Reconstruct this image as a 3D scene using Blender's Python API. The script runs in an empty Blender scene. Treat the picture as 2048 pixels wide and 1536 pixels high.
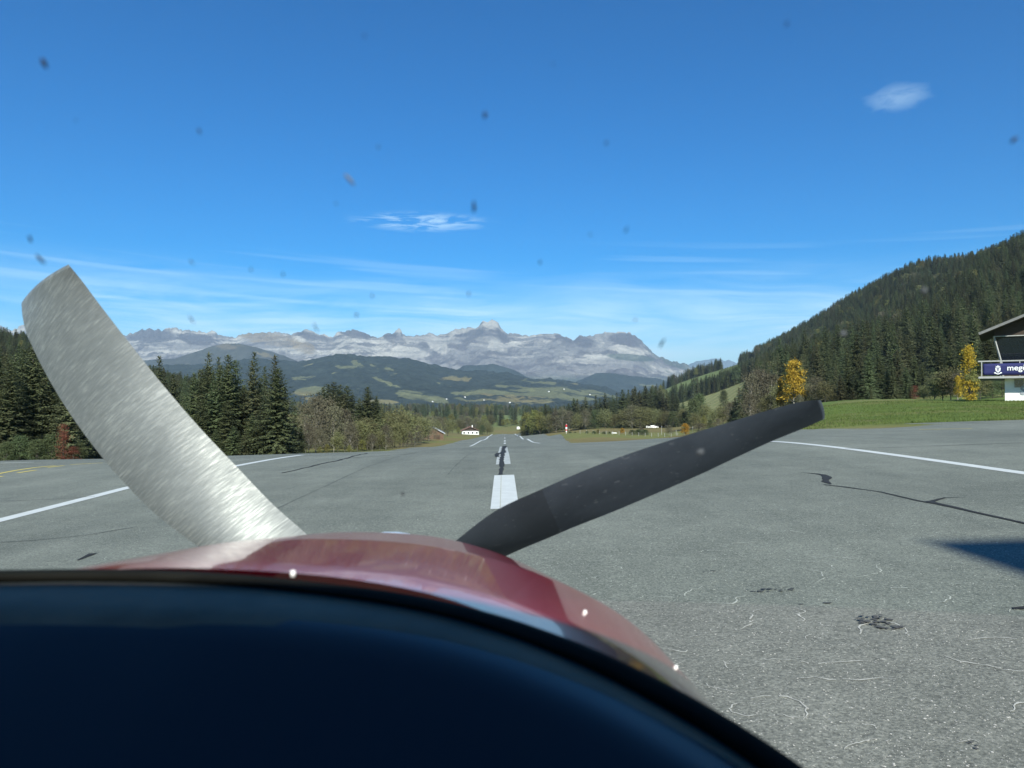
import bpy, bmesh, math, random
import numpy as np
from mathutils import Vector, Matrix
R = math.radians
random.seed(7)
C = bpy.context.scene.collection
scene = bpy.context.scene

# ------------------------------------------------------------------ camera, light, exposure
F = 1538.0                      # focal length in pixels of a 2048 px wide frame
CAMH = 2.0                      # pilot's eye above the tarmac
PITCH = math.atan(32 / F)
cd = bpy.data.cameras.new('camera'); cam = bpy.data.objects.new('camera', cd); C.objects.link(cam)
cd.sensor_width = 36; cd.lens = 36 * F / 2048; cd.clip_start = 0.02; cd.clip_end = 90000
cam.location = (0, 0, CAMH); cam.rotation_euler = (R(90) + PITCH, 0, 0)
cd.dof.use_dof = True; cd.dof.focus_distance = 120; cd.dof.aperture_fstop = 8.0
scene.camera = cam

SUN_AZ = math.atan2(0.15, -0.99)   # clockwise from +Y: behind the aircraft, to its right
SUN_EL = R(35)
sd = bpy.data.lights.new('sun', 'SUN'); so = bpy.data.objects.new('sun', sd); C.objects.link(so)
sd.energy = 4.7; sd.angle = R(0.9); sd.color = (1.0, 0.95, 0.86)
sv = Vector((math.sin(SUN_AZ) * math.cos(SUN_EL), math.cos(SUN_AZ) * math.cos(SUN_EL), math.sin(SUN_EL)))
so.rotation_euler = sv.to_track_quat('Z', 'Y').to_euler(); so.location = (20, -20, 60)

scene.view_settings.view_transform = 'Standard'; scene.view_settings.look = 'None'
scene.view_settings.gamma = 1.0; scene.view_settings.use_curve_mapping = False
scene.view_settings.exposure = 0.75
scene.render.engine = 'CYCLES'
cy = scene.cycles
cy.use_denoising = True
try: cy.denoiser = 'OPENIMAGEDENOISE'
except Exception: pass
cy.max_bounces = 6; cy.diffuse_bounces = 2; cy.glossy_bounces = 3; cy.transparent_max_bounces = 16; cy.volume_bounces = 0
cy.sample_clamp_indirect = 6

def pdir(px, py):
    """direction of a photograph pixel, scaled so that y (the depth) is 1"""
    a = (px - 1024) / F; b = (768 - py) / F
    y = math.cos(PITCH) - b * math.sin(PITCH); z = math.sin(PITCH) + b * math.cos(PITCH)
    return a / y, z / y
def at(px, py, d):
    a, e = pdir(px, py); return Vector((a * d, d, CAMH + e * d))
def ppx(x, y, z):
    """numpy: world -> photograph pixel"""
    yy = y * math.cos(PITCH) + (z - CAMH) * math.sin(PITCH); zz = -y * math.sin(PITCH) + (z - CAMH) * math.cos(PITCH)
    yy = np.maximum(yy, 1e-3)
    return 1024 + F * x / yy, 768 - F * zz / yy

# ------------------------------------------------------------------ node helper
class NT:
    def __init__(self, tree): self.t = tree; self.n = tree.nodes; self.l = tree.links
    def new(self, kind, **kw):
        n = self.n.new(kind)
        for k, v in kw.items():
            if k.startswith('i_'):
                s = n.inputs[int(k[2:])] if k[2:].isdigit() else n.inputs[k[2:].replace('_', ' ')]
                self.put(s, v)
            else: setattr(n, k, v)
        return n
    def put(self, s, v):
        if isinstance(v, bpy.types.NodeSocket): self.l.new(v, s)
        else: s.default_value = v[:3] if s.type == 'VECTOR' and hasattr(v, '__len__') else v
    def math(self, op, a, b=0.0, c=None, clamp=False):
        n = self.n.new('ShaderNodeMath'); n.operation = op; n.use_clamp = clamp
        self.put(n.inputs[0], a); self.put(n.inputs[1], b)
        if c is not None: self.put(n.inputs[2], c)
        return n.outputs[0]
    def mix(self, f, a, b, mode='MIX'):
        n = self.n.new('ShaderNodeMix'); n.data_type = 'RGBA'; n.blend_type = mode
        self.put(n.inputs[0], f); self.put(n.inputs[6], a); self.put(n.inputs[7], b)
        return n.outputs[2]
    def noise(self, vec, scale, detail=3, rough=0.55, dist=0.0):
        n = self.n.new('ShaderNodeTexNoise'); n.inputs['Scale'].default_value = scale
        n.inputs['Detail'].default_value = detail; n.inputs['Roughness'].default_value = rough; n.inputs['Distortion'].default_value = dist
        if vec is not None: self.l.new(vec, n.inputs['Vector'])
        return n.outputs[0]
    def ramp(self, f, stops):
        n = self.n.new('ShaderNodeValToRGB'); e = n.color_ramp.elements
        while len(e) < len(stops): e.new(0.5)
        for i, (p, c) in enumerate(stops):
            e[i].position = p; e[i].color = (c, c, c, 1) if not hasattr(c, '__len__') else (*c, 1)
        self.put(n.inputs[0], f); return n.outputs[0]
    def smooth(self, v, a, b):
        n = self.n.new('ShaderNodeMapRange'); n.interpolation_type = 'SMOOTHSTEP'
        self.put(n.inputs[0], v); n.inputs[1].default_value = a; n.inputs[2].default_value = b
        return n.outputs[0]
    def vscale(self, v, s):
        n = self.n.new('ShaderNodeVectorMath'); n.operation = 'MULTIPLY'; self.put(n.inputs[0], v); n.inputs[1].default_value = s
        return n.outputs[0]

# ------------------------------------------------------------------ sky
world = bpy.data.worlds.new('World'); scene.world = world; world.use_nodes = True
W = NT(world.node_tree)
for n in list(W.n): W.n.remove(n)
sky = W.new('ShaderNodeTexSky', sky_type='NISHITA', sun_disc=False, sun_elevation=SUN_EL, sun_rotation=SUN_AZ,
            altitude=1500, air_density=1.0, dust_density=0.15, ozone_density=2.2)
SKY_STRENGTH = 0.084
hs_ = W.new('ShaderNodeHueSaturation', i_Saturation=1.92, i_Hue=0.507, i_Color=sky.outputs[0])
bg = W.new('ShaderNodeBackground', i_Color=hs_.outputs[0], i_Strength=SKY_STRENGTH)
tc = W.new('ShaderNodeTexCoord')
sep = W.new('ShaderNodeSeparateXYZ'); W.l.new(tc.outputs['Generated'], sep.inputs[0])
az = W.math('ARCTAN2', sep.outputs[0], sep.outputs[1]); el = W.math('ARCSINE', sep.outputs[2])
def sph(ka, ke, off=0.0):
    c = W.new('ShaderNodeCombineXYZ'); W.put(c.inputs[0], W.math('MULTIPLY', az, ka)); W.put(c.inputs[1], W.math('MULTIPLY', el, ke)); c.inputs[2].default_value = off
    return c.outputs[0]
# thin cirrus veil in long streaks low in the sky, all the way round
warp = W.noise(sph(2.2, 5.0, 3.0), 1.0, 2)
el2 = W.math('ADD', el, W.math('MULTIPLY', W.math('SUBTRACT', warp, 0.5), 0.10))
cv = W.new('ShaderNodeCombineXYZ'); W.put(cv.inputs[0], W.math('MULTIPLY', az, 3.6)); W.put(cv.inputs[1], W.math('MULTIPLY', el2, 36.0)); cv.inputs[2].default_value = 1.7
st = W.noise(cv.outputs[0], 1.0, 6, 0.66, 0.5)
broad = W.noise(sph(3.0, 12.0, 8.0), 1.0, 3)
veil = W.math('MULTIPLY', W.smooth(st, 0.28, 0.66), W.math('ADD', W.math('MULTIPLY', W.smooth(broad, 0.30, 0.60), 0.75), 0.25))
win = W.math('MULTIPLY', W.smooth(el, 0.185, 0.085), W.smooth(el, -0.02, 0.05))
veil = W.math('MULTIPLY', veil, win)
thin = W.new('ShaderNodeCombineXYZ'); W.put(thin.inputs[0], W.math('MULTIPLY', az, 3.0)); W.put(thin.inputs[1], W.math('MULTIPLY', W.math('ADD', el, W.math('MULTIPLY', az, 0.05)), 95.0)); thin.inputs[2].default_value = 5.1
tr = W.smooth(W.noise(thin.outputs[0], 1.0, 2, 0.4), 0.54, 0.70)
tr = W.math('MULTIPLY', tr, W.math('MULTIPLY', W.smooth(el, 0.21, 0.16), W.smooth(el, 0.06, 0.10)))
haze_ = W.math('MULTIPLY', W.math('MULTIPLY', W.smooth(broad, 0.15, 0.70), W.math('MULTIPLY', W.smooth(el, 0.17, 0.07), W.smooth(el, -0.02, 0.04))), 0.30)
veil = W.math('ADD', veil, haze_)
total = W.math('ADD', W.math('MULTIPLY', veil, 0.54), W.math('MULTIPLY', tr, 0.13))
def puff(px, py, ra, re, ka, ke, lo, hi, amt, off, soft=0.0):
    a, e = pdir(px, py); a0 = math.atan(a); e0 = math.atan(e * math.cos(a0))
    da = W.math('DIVIDE', W.math('SUBTRACT', az, a0), ra); de = W.math('DIVIDE', W.math('SUBTRACT', el, e0), re)
    r2 = W.math('ADD', W.math('MULTIPLY', da, da), W.math('MULTIPLY', de, de))
    nz = W.noise(sph(ka, ke, off), 1.0, 5, 0.62, 0.8)
    m = W.smooth(W.math('ADD', r2, W.math('MULTIPLY', W.math('SUBTRACT', nz, 0.5), 2.2)), 1.0, 0.0)
    return W.math('MULTIPLY', W.math('MULTIPLY', m, W.math('ADD', W.smooth(nz, lo, hi), soft)), amt)
total = W.math('ADD', total, puff(845, 444, 0.115, 0.016, 14.0, 110.0, 0.45, 0.66, 0.62, 4.0))
total = W.math('ADD', total, puff(1795, 195, 0.040, 0.017, 24.0, 70.0, 0.25, 0.85, 0.36, 7.3, 0.12))
total = W.math('MINIMUM', total, 0.85)
cb = W.new('ShaderNodeBackground', i_Color=(0.72, 0.90, 1.0, 1), i_Strength=0.86)
ms = W.new('ShaderNodeMixShader', i_0=total, i_1=bg.outputs[0], i_2=cb.outputs[0])
wo = W.new('ShaderNodeOutputWorld', i_Surface=ms.outputs[0])

# ------------------------------------------------------------------ numpy noise
def _h(ix, iy, iz, seed):
    h = (ix * 374761393 + iy * 668265263 + iz * 2147483647 + seed * 974634777) & 0xFFFFFFFF
    h = ((h ^ (h >> 13)) * 1274126177) & 0xFFFFFFFF
    h = ((h ^ (h >> 15)) * 2246822519) & 0xFFFFFFFF
    return ((h ^ (h >> 16)) & 0xFFFFFF) / 0xFFFFFF
def vnoise(x, y, z=None, seed=0):
    x = np.asarray(x, float); y = np.asarray(y, float); z = np.zeros_like(x) if z is None else np.asarray(z, float)
    ix = np.floor(x).astype(np.int64); iy = np.floor(y).astype(np.int64); iz = np.floor(z).astype(np.int64)
    fx = x - ix; fy = y - iy; fz = z - iz
    fx = fx * fx * (3 - 2 * fx); fy = fy * fy * (3 - 2 * fy); fz = fz * fz * (3 - 2 * fz)
    r = 0
    for dx in (0, 1):
        for dy in (0, 1):
            for dz in (0, 1):
                r = r + _h(ix + dx, iy + dy, iz + dz, seed) * (fx if dx else 1 - fx) * (fy if dy else 1 - fy) * (fz if dz else 1 - fz)
    return r
def fbm(x, y, z=None, seed=0, octv=5, gain=0.5, ridged=False):
    s = 0; a = 1; t = 0
    for o in range(octv):
        k = 2.0 ** o
        n = vnoise(x * k, y * k, None if z is None else z * k, seed + o * 17)
        if ridged: n = 1 - np.abs(2 * n - 1)
        s = s + a * n; t += a; a *= gain
    return s / t
def sstep(a, b, x):
    t = np.clip((x - a) / (b - a), 0, 1); return t * t * (3 - 2 * t)

# ------------------------------------------------------------------ terrain heights (thin-plate spline over surveyed points: pixel, row, depth)
CP = []
for d in (12, 18, 25):
    for u in (-1.5, -1.0, -0.66, -0.33, 0.0, 0.33, 0.66, 1.0, 1.5):
        if d == 25 and abs(u) < 0.2: continue
        CP.append((u, d, None, 0.033 * u))
def cp(px, py, d):
    a, e = pdir(px, py); CP.append((a, d, None, (CAMH + e * d) / d))
for q in [(1010, 914.5, 28.6), (1010, 903, 38), (1010, 893.5, 52), (1010, 892.5, 75), (1010, 892, 95), (1010, 891.5, 140), (1010, 889.5, 192), (1010, 884, 260), (1010, 880, 320), (1010, 877, 400),
          (1010, 873.3, 480), (1010, 871.0, 560), (1010, 869.7, 620), (1010, 868.6, 680), (1010, 867.8, 720), (1074.5, 879, 320), (1064.4, 875.8, 400), (1056, 872.2, 500), (1051, 869.6, 600), (1048, 868.2, 680), (973.5, 881, 320), (984, 877.6, 400), (992, 873.2, 500), (997, 870.2, 600), (1000, 868.8, 680), (1010, 852, 860), (1010, 856, 1000),
          (940, 893.5, 192), (1080, 887, 192), (940, 893.3, 140), (1090, 889, 140),
          (0, 925, 34), (605, 911, 36), (0, 935, 30), (60, 925, 65), (190, 921, 70), (400, 915, 85), (600, 908, 95), (740, 905, 60), (740, 904, 110), (-400, 925, 60),
          (800, 895, 160), (875, 879, 300), (900, 873, 400), (940, 869, 600), (800, 860, 480), (700, 845, 800),
          (1555, 885, 32), (1650, 864, 45), (2048, 842, 45), (2048, 803, 75), (1850, 803.5, 78), (1660, 806, 85), (1700, 803, 140), (1850, 803, 130), (2100, 800, 100), (2500, 790, 70),
          (1480, 848, 170), (1530, 830, 150), (1590, 814, 120), (1300, 884, 60), (1150, 886.5, 80), (1250, 882, 85), (1340, 876, 72), (1400, 871, 110), (1450, 862, 150),
          (1130, 867, 310), (1220, 871.5, 272), (1300, 870.5, 285), (1380, 872, 258), (1300, 857, 430), (1200, 858, 430), (1380, 858, 350), (1115, 860, 500), (1085, 859, 640), (1020, 850, 880),
          (1024, 832, 1300), (1024, 824, 2000), (1024, 816, 3000), (700, 832, 1300), (700, 822, 2000), (700, 815, 3200), (1250, 824, 1500), (1250, 818, 2500), (1300, 812, 3200), (1400, 806, 3500), (300, 812, 3000), (1800, 780, 3500), (2100, 760, 3500),
          (1430, 838, 500), (1400, 812, 750), (1490, 800, 500), (1490, 768, 800), (1430, 795, 800), (1370, 805, 900), (1430, 772, 1150), (1380, 782, 1200), (1340, 790, 1300), (1490, 748, 1150), (1350, 770, 1500), (1430, 743, 1550), (1500, 728, 1650), (1290, 800, 1500),
          (1600, 775, 350), (1600, 745, 650), (1600, 700, 1100), (1600, 676, 1480), (1600, 720, 2000),
          (1700, 745, 400), (1700, 715, 620), (1700, 662, 950), (1700, 614, 1300), (1700, 670, 1800),
          (1850, 775, 220), (1850, 735, 320), (1850, 650, 620), (1850, 568, 1000), (1850, 545, 1120), (1850, 610, 1600),
          (2000, 765, 180), (2000, 730, 240), (2000, 650, 420), (2000, 565, 600), (2000, 532, 760), (2000, 528, 850), (2000, 580, 1300),
          (2120, 740, 200), (2120, 640, 400), (2120, 545, 600), (2120, 478, 800), (2120, 520, 1200), (2500, 700, 200), (2500, 400, 600), (2500, 450, 1000),
          (0, 690, 650), (0, 770, 350), (0, 860, 140), (100, 715, 650), (100, 790, 350), (330, 775, 650), (330, 820, 350), (600, 832, 700), (600, 862, 350), (-300, 670, 600), (-300, 800, 200), (-800, 800, 200), (0, 760, 1200), (330, 800, 1300), (500, 815, 1500), (-500, 740, 1200)]:
    cp(*q)
U = np.array([c[0] for c in CP]); V = np.log(np.array([c[1] for c in CP], float)); Wv = np.array([c[3] for c in CP])
def tps(r2): return np.where(r2 > 1e-12, 0.5 * r2 * np.log(np.maximum(r2, 1e-12)), 0.0)
P2 = np.stack([U * 2.2, V], 1); nC = len(U)
K = tps(((P2[:, None] - P2[None]) ** 2).sum(2)) + np.eye(nC) * 2e-4
A = np.zeros((nC + 3, nC + 3)); A[:nC, :nC] = K; A[:nC, nC] = 1; A[:nC, nC + 1:] = P2; A[nC, :nC] = 1; A[nC + 1:, :nC] = P2.T
sol = np.linalg.solve(A, np.concatenate([Wv, np.zeros(3)]))
def G(x, y):
    x = np.atleast_1d(np.asarray(x, float)); y = np.atleast_1d(np.asarray(y, float))
    d = np.clip(y, 10, 3600)
    u = np.clip(x / d, -1.5, 1.5)
    out = np.empty(len(x))
    for i in range(0, len(x), 20000):
        s = slice(i, i + 20000)
        q = np.stack([u[s] * 2.2, np.log(d[s])], 1)
        out[s] = tps(((q[:, None] - P2[None]) ** 2).sum(2)) @ sol[:nC] + sol[nC] + q @ sol[nC + 1:]
    z = out * d
    s = sstep(12, 20, y)
    z = s * z + (1 - s) * 0.033 * np.clip(x, -60, 60)
    far = sstep(2600, 3600, y)
    return z * (1 - far) + far * (-40.0)
def G1(x, y): return float(G([x], [y])[0])

# ------------------------------------------------------------------ object helpers
def tag(o, label=None, cat=None, group=None, kind=None):
    if label: o['label'] = label
    if cat: o['category'] = cat
    if group: o['group'] = group
    if kind: o['kind'] = kind
    return o
def link(name, me, parent=None):
    o = bpy.data.objects.new(name, me); C.objects.link(o)
    if parent: o.parent = parent
    return o
def empty(name, loc, rz=0.0):
    o = bpy.data.objects.new(name, None); C.objects.link(o); o.location = loc; o.rotation_euler = (0, 0, rz); o.empty_display_size = 0.3
    return o
def mesh_np(name, v, f, mats=(), smooth=False, col=None, mi=None):
    """v: n x 3, f: m x k (all faces alike)"""
    v = np.asarray(v, np.float32); f = np.asarray(f, np.int32)
    me = bpy.data.meshes.new(name); m, k = f.shape
    me.vertices.add(len(v)); me.vertices.foreach_set('co', v.ravel())
    me.loops.add(m * k); me.loops.foreach_set('vertex_index', f.ravel())
    me.polygons.add(m); me.polygons.foreach_set('loop_start', np.arange(0, m * k, k, dtype=np.int32))
    try: me.polygons.foreach_set('loop_total', np.full(m, k, dtype=np.int32))
    except Exception: pass
    if mi is not None: me.polygons.foreach_set('material_index', np.asarray(mi, np.int32))
    if smooth: me.polygons.foreach_set('use_smooth', np.ones(m, bool))
    if col is not None:
        at_ = me.color_attributes.new('tint', 'FLOAT_COLOR', 'POINT')
        c4 = np.ones((len(v), 4), np.float32); c4[:, :3] = col; at_.data.foreach_set('color', c4.ravel())
    for mm in mats: me.materials.append(mm)
    me.update(calc_edges=True); me.validate()
    return me
def grid_faces(nr, nc):
    i = np.arange(nr - 1)[:, None] * nc + np.arange(nc - 1)[None]
    return np.stack([i, i + 1, i + nc + 1, i + nc], -1).reshape(-1, 4)
class MB:
    """a small mesh collector: boxes, tubes, strips, polygons"""
    def __init__(self): self.v = []; self.f = []
    def add(self, vs, fs):
        b = len(self.v); self.v += [tuple(p) for p in vs]; self.f += [tuple(b + i for i in q) for q in fs]; return self
    def box(self, c, s, rot=None):
        hx, hy, hz = s[0] / 2, s[1] / 2, s[2] / 2
        ps = [Vector((x, y, z)) for x in (-hx, hx) for y in (-hy, hy) for z in (-hz, hz)]
        if rot is not None: ps = [rot @ p for p in ps]
        c = Vector(c)
        return self.add([c + p for p in ps], [(0, 1, 3, 2), (4, 6, 7, 5), (0, 4, 5, 1), (2, 3, 7, 6), (0, 2, 6, 4), (1, 5, 7, 3)])
    def bar(self, a, b, w, h=None):
        a, b = Vector(a), Vector(b); d = b - a
        q = d.to_track_quat('X', 'Z').to_matrix()
        return self.box((a + b) / 2, (d.length, w, h or w), q)
    def tube(self, pts, rad, n=8, cap=True):
        pts = [Vector(p) for p in pts]; rr = rad if hasattr(rad, '__len__') else [rad] * len(pts)
        vs, fs = [], []
        for i, p in enumerate(pts):
            t = (pts[min(i + 1, len(pts) - 1)] - pts[max(i - 1, 0)]).normalized()
            u = t.orthogonal().normalized() if i == 0 else (u - t * u.dot(t)).normalized()
            w = t.cross(u)
            for k in range(n):
                a = 2 * math.pi * k / n; vs.append(p + (u * math.cos(a) + w * math.sin(a)) * rr[i])
        for i in range(len(pts) - 1):
            for k in range(n):
                fs.append((i * n + k, i * n + (k + 1) % n, (i + 1) * n + (k + 1) % n, (i + 1) * n + k))
        if cap: fs += [tuple(range(n))[::-1], tuple((len(pts) - 1) * n + k for k in range(n))]
        return self.add(vs, fs)
    def prism(self, poly, y0, y1):
        """poly in (x, z), extruded along y"""
        n = len(poly)
        vs = [(x, y0, z) for x, z in poly] + [(x, y1, z) for x, z in poly]
        return self.add(vs, [tuple(range(n)), tuple(range(n, 2 * n))[::-1]] + [(i, i + n, (i + 1) % n + n, (i + 1) % n) for i in range(n)])
    def mesh(self, name, mat=None, smooth=False):
        me = bpy.data.meshes.new(name); me.from_pydata([tuple(p) for p in self.v], [], self.f)
        bm = bmesh.new(); bm.from_mesh(me); bmesh.ops.recalc_face_normals(bm, faces=bm.faces); bm.to_mesh(me); bm.free()
        if mat: me.materials.append(mat)
        if smooth: me.polygons.foreach_set('use_smooth', np.ones(len(me.polygons), bool))
        return me
    def build(self, name, mat=None, parent=None, smooth=False):
        return link(name, self.mesh(name, mat, smooth), parent)
def copy_tree(o, parent=None):
    c = o.copy(); C.objects.link(c); c.parent = parent
    for ch in list(o.children): copy_tree(ch, c)
    return c

# ------------------------------------------------------------------ materials
def material(name, base, rough=0.7, var=0.25, nscale=6.0, spec=0.3, metal=0.0, coat=0.0, bump=0.0, bscale=40.0, stretch=None, tintattr=False, objrand=0.0, translucent=0.0, dark=None):
    m = bpy.data.materials.new(name); m.use_nodes = True; T = NT(m.node_tree)
    p = T.n['Principled BSDF']; p.inputs['Roughness'].default_value = rough; p.inputs['Metallic'].default_value = metal
    p.inputs['Specular IOR Level'].default_value = spec; p.inputs['Coat Weight'].default_value = coat; p.inputs['Coat Roughness'].default_value = 0.04
    co = T.new('ShaderNodeTexCoord').outputs['Object']
    if stretch: co = T.vscale(co, stretch)
    n = T.noise(co, nscale, 4, 0.6)
    base4 = (*base, 1) if not isinstance(base, bpy.types.NodeSocket) else base
    if tintattr: base4 = T.new('ShaderNodeVertexColor', layer_name='tint').outputs[0]
    k = T.math('ADD', T.math('MULTIPLY', T.math('SUBTRACT', n, 0.5), 2 * var * 2), 1.0)
    if objrand:
        oi = T.new('ShaderNodeObjectInfo').outputs['Random']
        k = T.math('MULTIPLY', k, T.math('ADD', T.math('MULTIPLY', T.math('SUBTRACT', oi, 0.5), 2 * objrand), 1.0))
        hs = T.new('ShaderNodeHueSaturation'); T.put(hs.inputs['Hue'], T.math('ADD', 0.5, T.math('MULTIPLY', T.math('SUBTRACT', oi, 0.5), 0.05))); T.put(hs.inputs['Color'], base4); base4 = hs.outputs[0]
    v = T.new('ShaderNodeVectorMath', operation='SCALE'); T.put(v.inputs[0], base4); T.put(v.inputs['Scale'], k)
    colr = v.outputs[0]
    T.put(p.inputs['Base Color'], colr)
    if bump:
        b = T.new('ShaderNodeBump', i_Strength=bump); T.put(b.inputs['Height'], T.noise(co, bscale, 4, 0.65)); T.l.new(b.outputs[0], p.inputs['Normal'])
    if translucent:
        tr_ = T.new('ShaderNodeBsdfTranslucent'); T.put(tr_.inputs[0], colr)
        mx = T.new('ShaderNodeMixShader', i_0=translucent, i_1=p.outputs[0], i_2=tr_.outputs[0]); T.l.new(mx.outputs[0], T.n['Material Output'].inputs[0])
    return m
M = {}
M['paint'] = material('white_road_paint', (0.58, 0.60, 0.575), 0.6, 0.10, 3.0, bump=0.1)
M['paint_worn'] = material('worn_white_paint', (0.42, 0.44, 0.42), 0.7, 0.28, 5.0)
M['yellow'] = material('yellow_road_paint', (0.62, 0.50, 0.10), 0.6, 0.15, 3.0)
M['tar'] = material('black_crack_sealant', (0.034, 0.035, 0.035), 0.8, 0.2, 8.0, spec=0.15)
M['pale'] = material('pale_lichen_crack', (0.43, 0.445, 0.39), 0.9, 0.3, 9.0)
M['worn_joint'] = material('faint_paving_joint', (0.105, 0.114, 0.100), 0.9, 0.4, 6.0)
M['bark'] = material('grey_bark', (0.09, 0.08, 0.065), 0.9, 0.3, 5.0)
M['birch'] = material('pale_bark', (0.26, 0.24, 0.20), 0.9, 0.3, 5.0)
M['spruce'] = material('spruce_needles', (0.102, 0.120, 0.056), 0.75, 0.30, 0.8, spec=0.2, objrand=0.36, translucent=0.25)
M['spruce_light'] = material('lighter_spruce_needles', (0.120, 0.124, 0.062), 0.75, 0.30, 0.8, spec=0.2, objrand=0.36, translucent=0.25)
M['olive'] = material('fading_leaves', (0.155, 0.155, 0.070), 0.8, 0.25, 0.7, spec=0.15, objrand=0.30, translucent=0.25)
M['brown'] = material('brown_twigs', (0.130, 0.120, 0.078), 0.85, 0.25, 0.7, spec=0.15, objrand=0.25, translucent=0.2)
M['gold'] = material('golden_leaves', (0.42, 0.265, 0.04), 0.75, 0.25, 0.9, spec=0.15, objrand=0.15, translucent=0.3)
M['lime'] = material('yellow_green_leaves', (0.185, 0.18, 0.06), 0.75, 0.25, 0.9, spec=0.15, objrand=0.2, translucent=0.3)
M['rust'] = material('rusty_red_leaves', (0.16, 0.060, 0.040), 0.8, 0.25, 0.9, spec=0.1, translucent=0.2)
M['green'] = material('dark_green_leaves', (0.085, 0.105, 0.048), 0.75, 0.25, 0.9, spec=0.15, objrand=0.2, translucent=0.2)

# ground material: tint comes from where grass, dry grass and forest floor grow
gm = bpy.data.materials.new('meadow_ground'); gm.use_nodes = True; T = NT(gm.node_tree); p = T.n['Principled BSDF']
p.inputs['Roughness'].default_value = 0.95; p.inputs['Specular IOR Level'].default_value = 0.1
co = T.new('ShaderNodeTexCoord').outputs['Object']
n1 = T.noise(co, 0.35, 5, 0.65); n2 = T.noise(co, 5.0, 5, 0.7)
k = T.math('ADD', 0.35, T.math('ADD', T.math('MULTIPLY', n1, 0.6), T.math('MULTIPLY', n2, 0.7)))
v = T.new('ShaderNodeVectorMath', operation='SCALE'); T.put(v.inputs[0], T.new('ShaderNodeVertexColor', layer_name='tint').outputs[0]); T.put(v.inputs['Scale'], k)
T.put(p.inputs['Base Color'], v.outputs[0])
b = T.new('ShaderNodeBump', i_Strength=0.5, i_Distance=0.15); T.put(b.inputs['Height'], n2); T.l.new(b.outputs[0], p.inputs['Normal'])

# asphalt: grey-green aggregate with pale stones, patches and faint rolling marks
am = bpy.data.materials.new('weathered_asphalt'); am.use_nodes = True; T = NT(am.node_tree); p = T.n['Principled BSDF']
p.inputs['Roughness'].default_value = 0.85; p.inputs['Specular IOR Level'].default_value = 0.25
co = T.new('ShaderNodeTexCoord').outputs['Object']
big = T.noise(co, 0.12, 4, 0.6); mid = T.noise(co, 1.1, 5, 0.7); streak = T.noise(T.vscale(co, (0.9, 0.06, 1)), 1.0, 4, 0.6)
fine = T.noise(co, 38.0, 3, 0.75); agg = T.new('ShaderNodeTexVoronoi', i_Scale=42.0); T.l.new(co, agg.inputs['Vector'])
k = T.math('ADD', T.math('MULTIPLY', big, 0.8), T.math('MULTIPLY', mid, 0.55)); k = T.math('SUBTRACT', k, 0.175); k = T.math('ADD', k, T.math('MULTIPLY', streak, 0.45))
k = T.math('ADD', k, T.math('MULTIPLY', T.math('SUBTRACT', fine, 0.5), 2.3)); k = T.math('ADD', k, T.math('MULTIPLY', T.math('SUBTRACT', T.noise(co, 14.0, 3, 0.7), 0.5), 0.7)); k = T.math('ADD', k, 0.375)
cl = T.ramp(T.math('MULTIPLY', k, 0.5), [(0.20, (0.050, 0.056, 0.048)), (0.52, (0.152, 0.164, 0.138)), (0.86, (0.310, 0.325, 0.272))])
stones = T.math('MULTIPLY', T.smooth(agg.outputs['Distance'], 0.30, 0.12), T.smooth(agg.outputs['Color'], 0.74, 0.80))
cl = T.mix(T.math('MULTIPLY', stones, 0.8), cl, (0.42, 0.43, 0.40, 1))
pits = T.smooth(T.noise(co, 70.0, 2, 0.6), 0.40, 0.30)
cl = T.mix(T.math('MULTIPLY', pits, 0.7), cl, (0.04, 0.044, 0.045, 1))
T.put(p.inputs['Base Color'], cl)
b = T.new('ShaderNodeBump', i_Strength=0.55, i_Distance=0.012); T.put(b.inputs['Height'], fine); T.l.new(b.outputs[0], p.inputs['Normal'])
M['asphalt'] = am

# ------------------------------------------------------------------ ground sheet
ys = np.concatenate([np.linspace(-90, 0, 24), np.linspace(1, 30, 40)[0:], np.geomspace(30.6, 3600, 330), np.geomspace(3800, 16000, 14)])
us = np.linspace(-1.7, 1.7, 420)
YY, UU = np.meshgrid(ys, us, indexing='ij'); XX = UU * np.sqrt(np.maximum(YY, 0) ** 2 + 45 ** 2)
gx, gy = XX.ravel(), YY.ravel(); gz = G(gx, gy)
gpx, gpy = ppx(gx, gy, gz)
rough = (fbm(gx / 7, gy / 7, seed=3, octv=4) - 0.5)
lush = sstep(14, 26, gx - 0.02 * gy) * sstep(38, 50, gy) * sstep(175, 140, gy)
gz = gz + rough * 0.35 * np.clip(lush + sstep(180, 600, gy), 0, 1)
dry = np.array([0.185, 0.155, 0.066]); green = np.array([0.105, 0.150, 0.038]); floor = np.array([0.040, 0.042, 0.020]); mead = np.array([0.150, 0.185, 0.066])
hay = np.array([0.30, 0.27, 0.125])
n_ = fbm(gx / 30, gy / 30, seed=9, octv=4)
col = dry[None] * (0.8 + 0.5 * n_[:, None]); col = col + (green - dry)[None] * (sstep(0.42, 0.62, n_) * 0.55)[:, None]
gl_ = green[None] + (np.array([0.165, 0.150, 0.062]) - green)[None] * (sstep(0.48, 0.68, fbm(gx / 4, gy / 4, seed=44, octv=5)) * 0.7)[:, None]
col = col * (1 - lush[:, None]) + lush[:, None] * gl_ * (0.75 + 0.55 * fbm(gx / 5, gy / 5, seed=4))[:, None]
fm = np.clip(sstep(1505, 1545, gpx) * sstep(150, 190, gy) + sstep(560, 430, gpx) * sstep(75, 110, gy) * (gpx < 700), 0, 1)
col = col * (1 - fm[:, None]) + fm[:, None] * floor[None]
mm = sstep(560, 640, gy) * sstep(1320, 1350, gpx) * sstep(1535, 1505, gpx)
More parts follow.
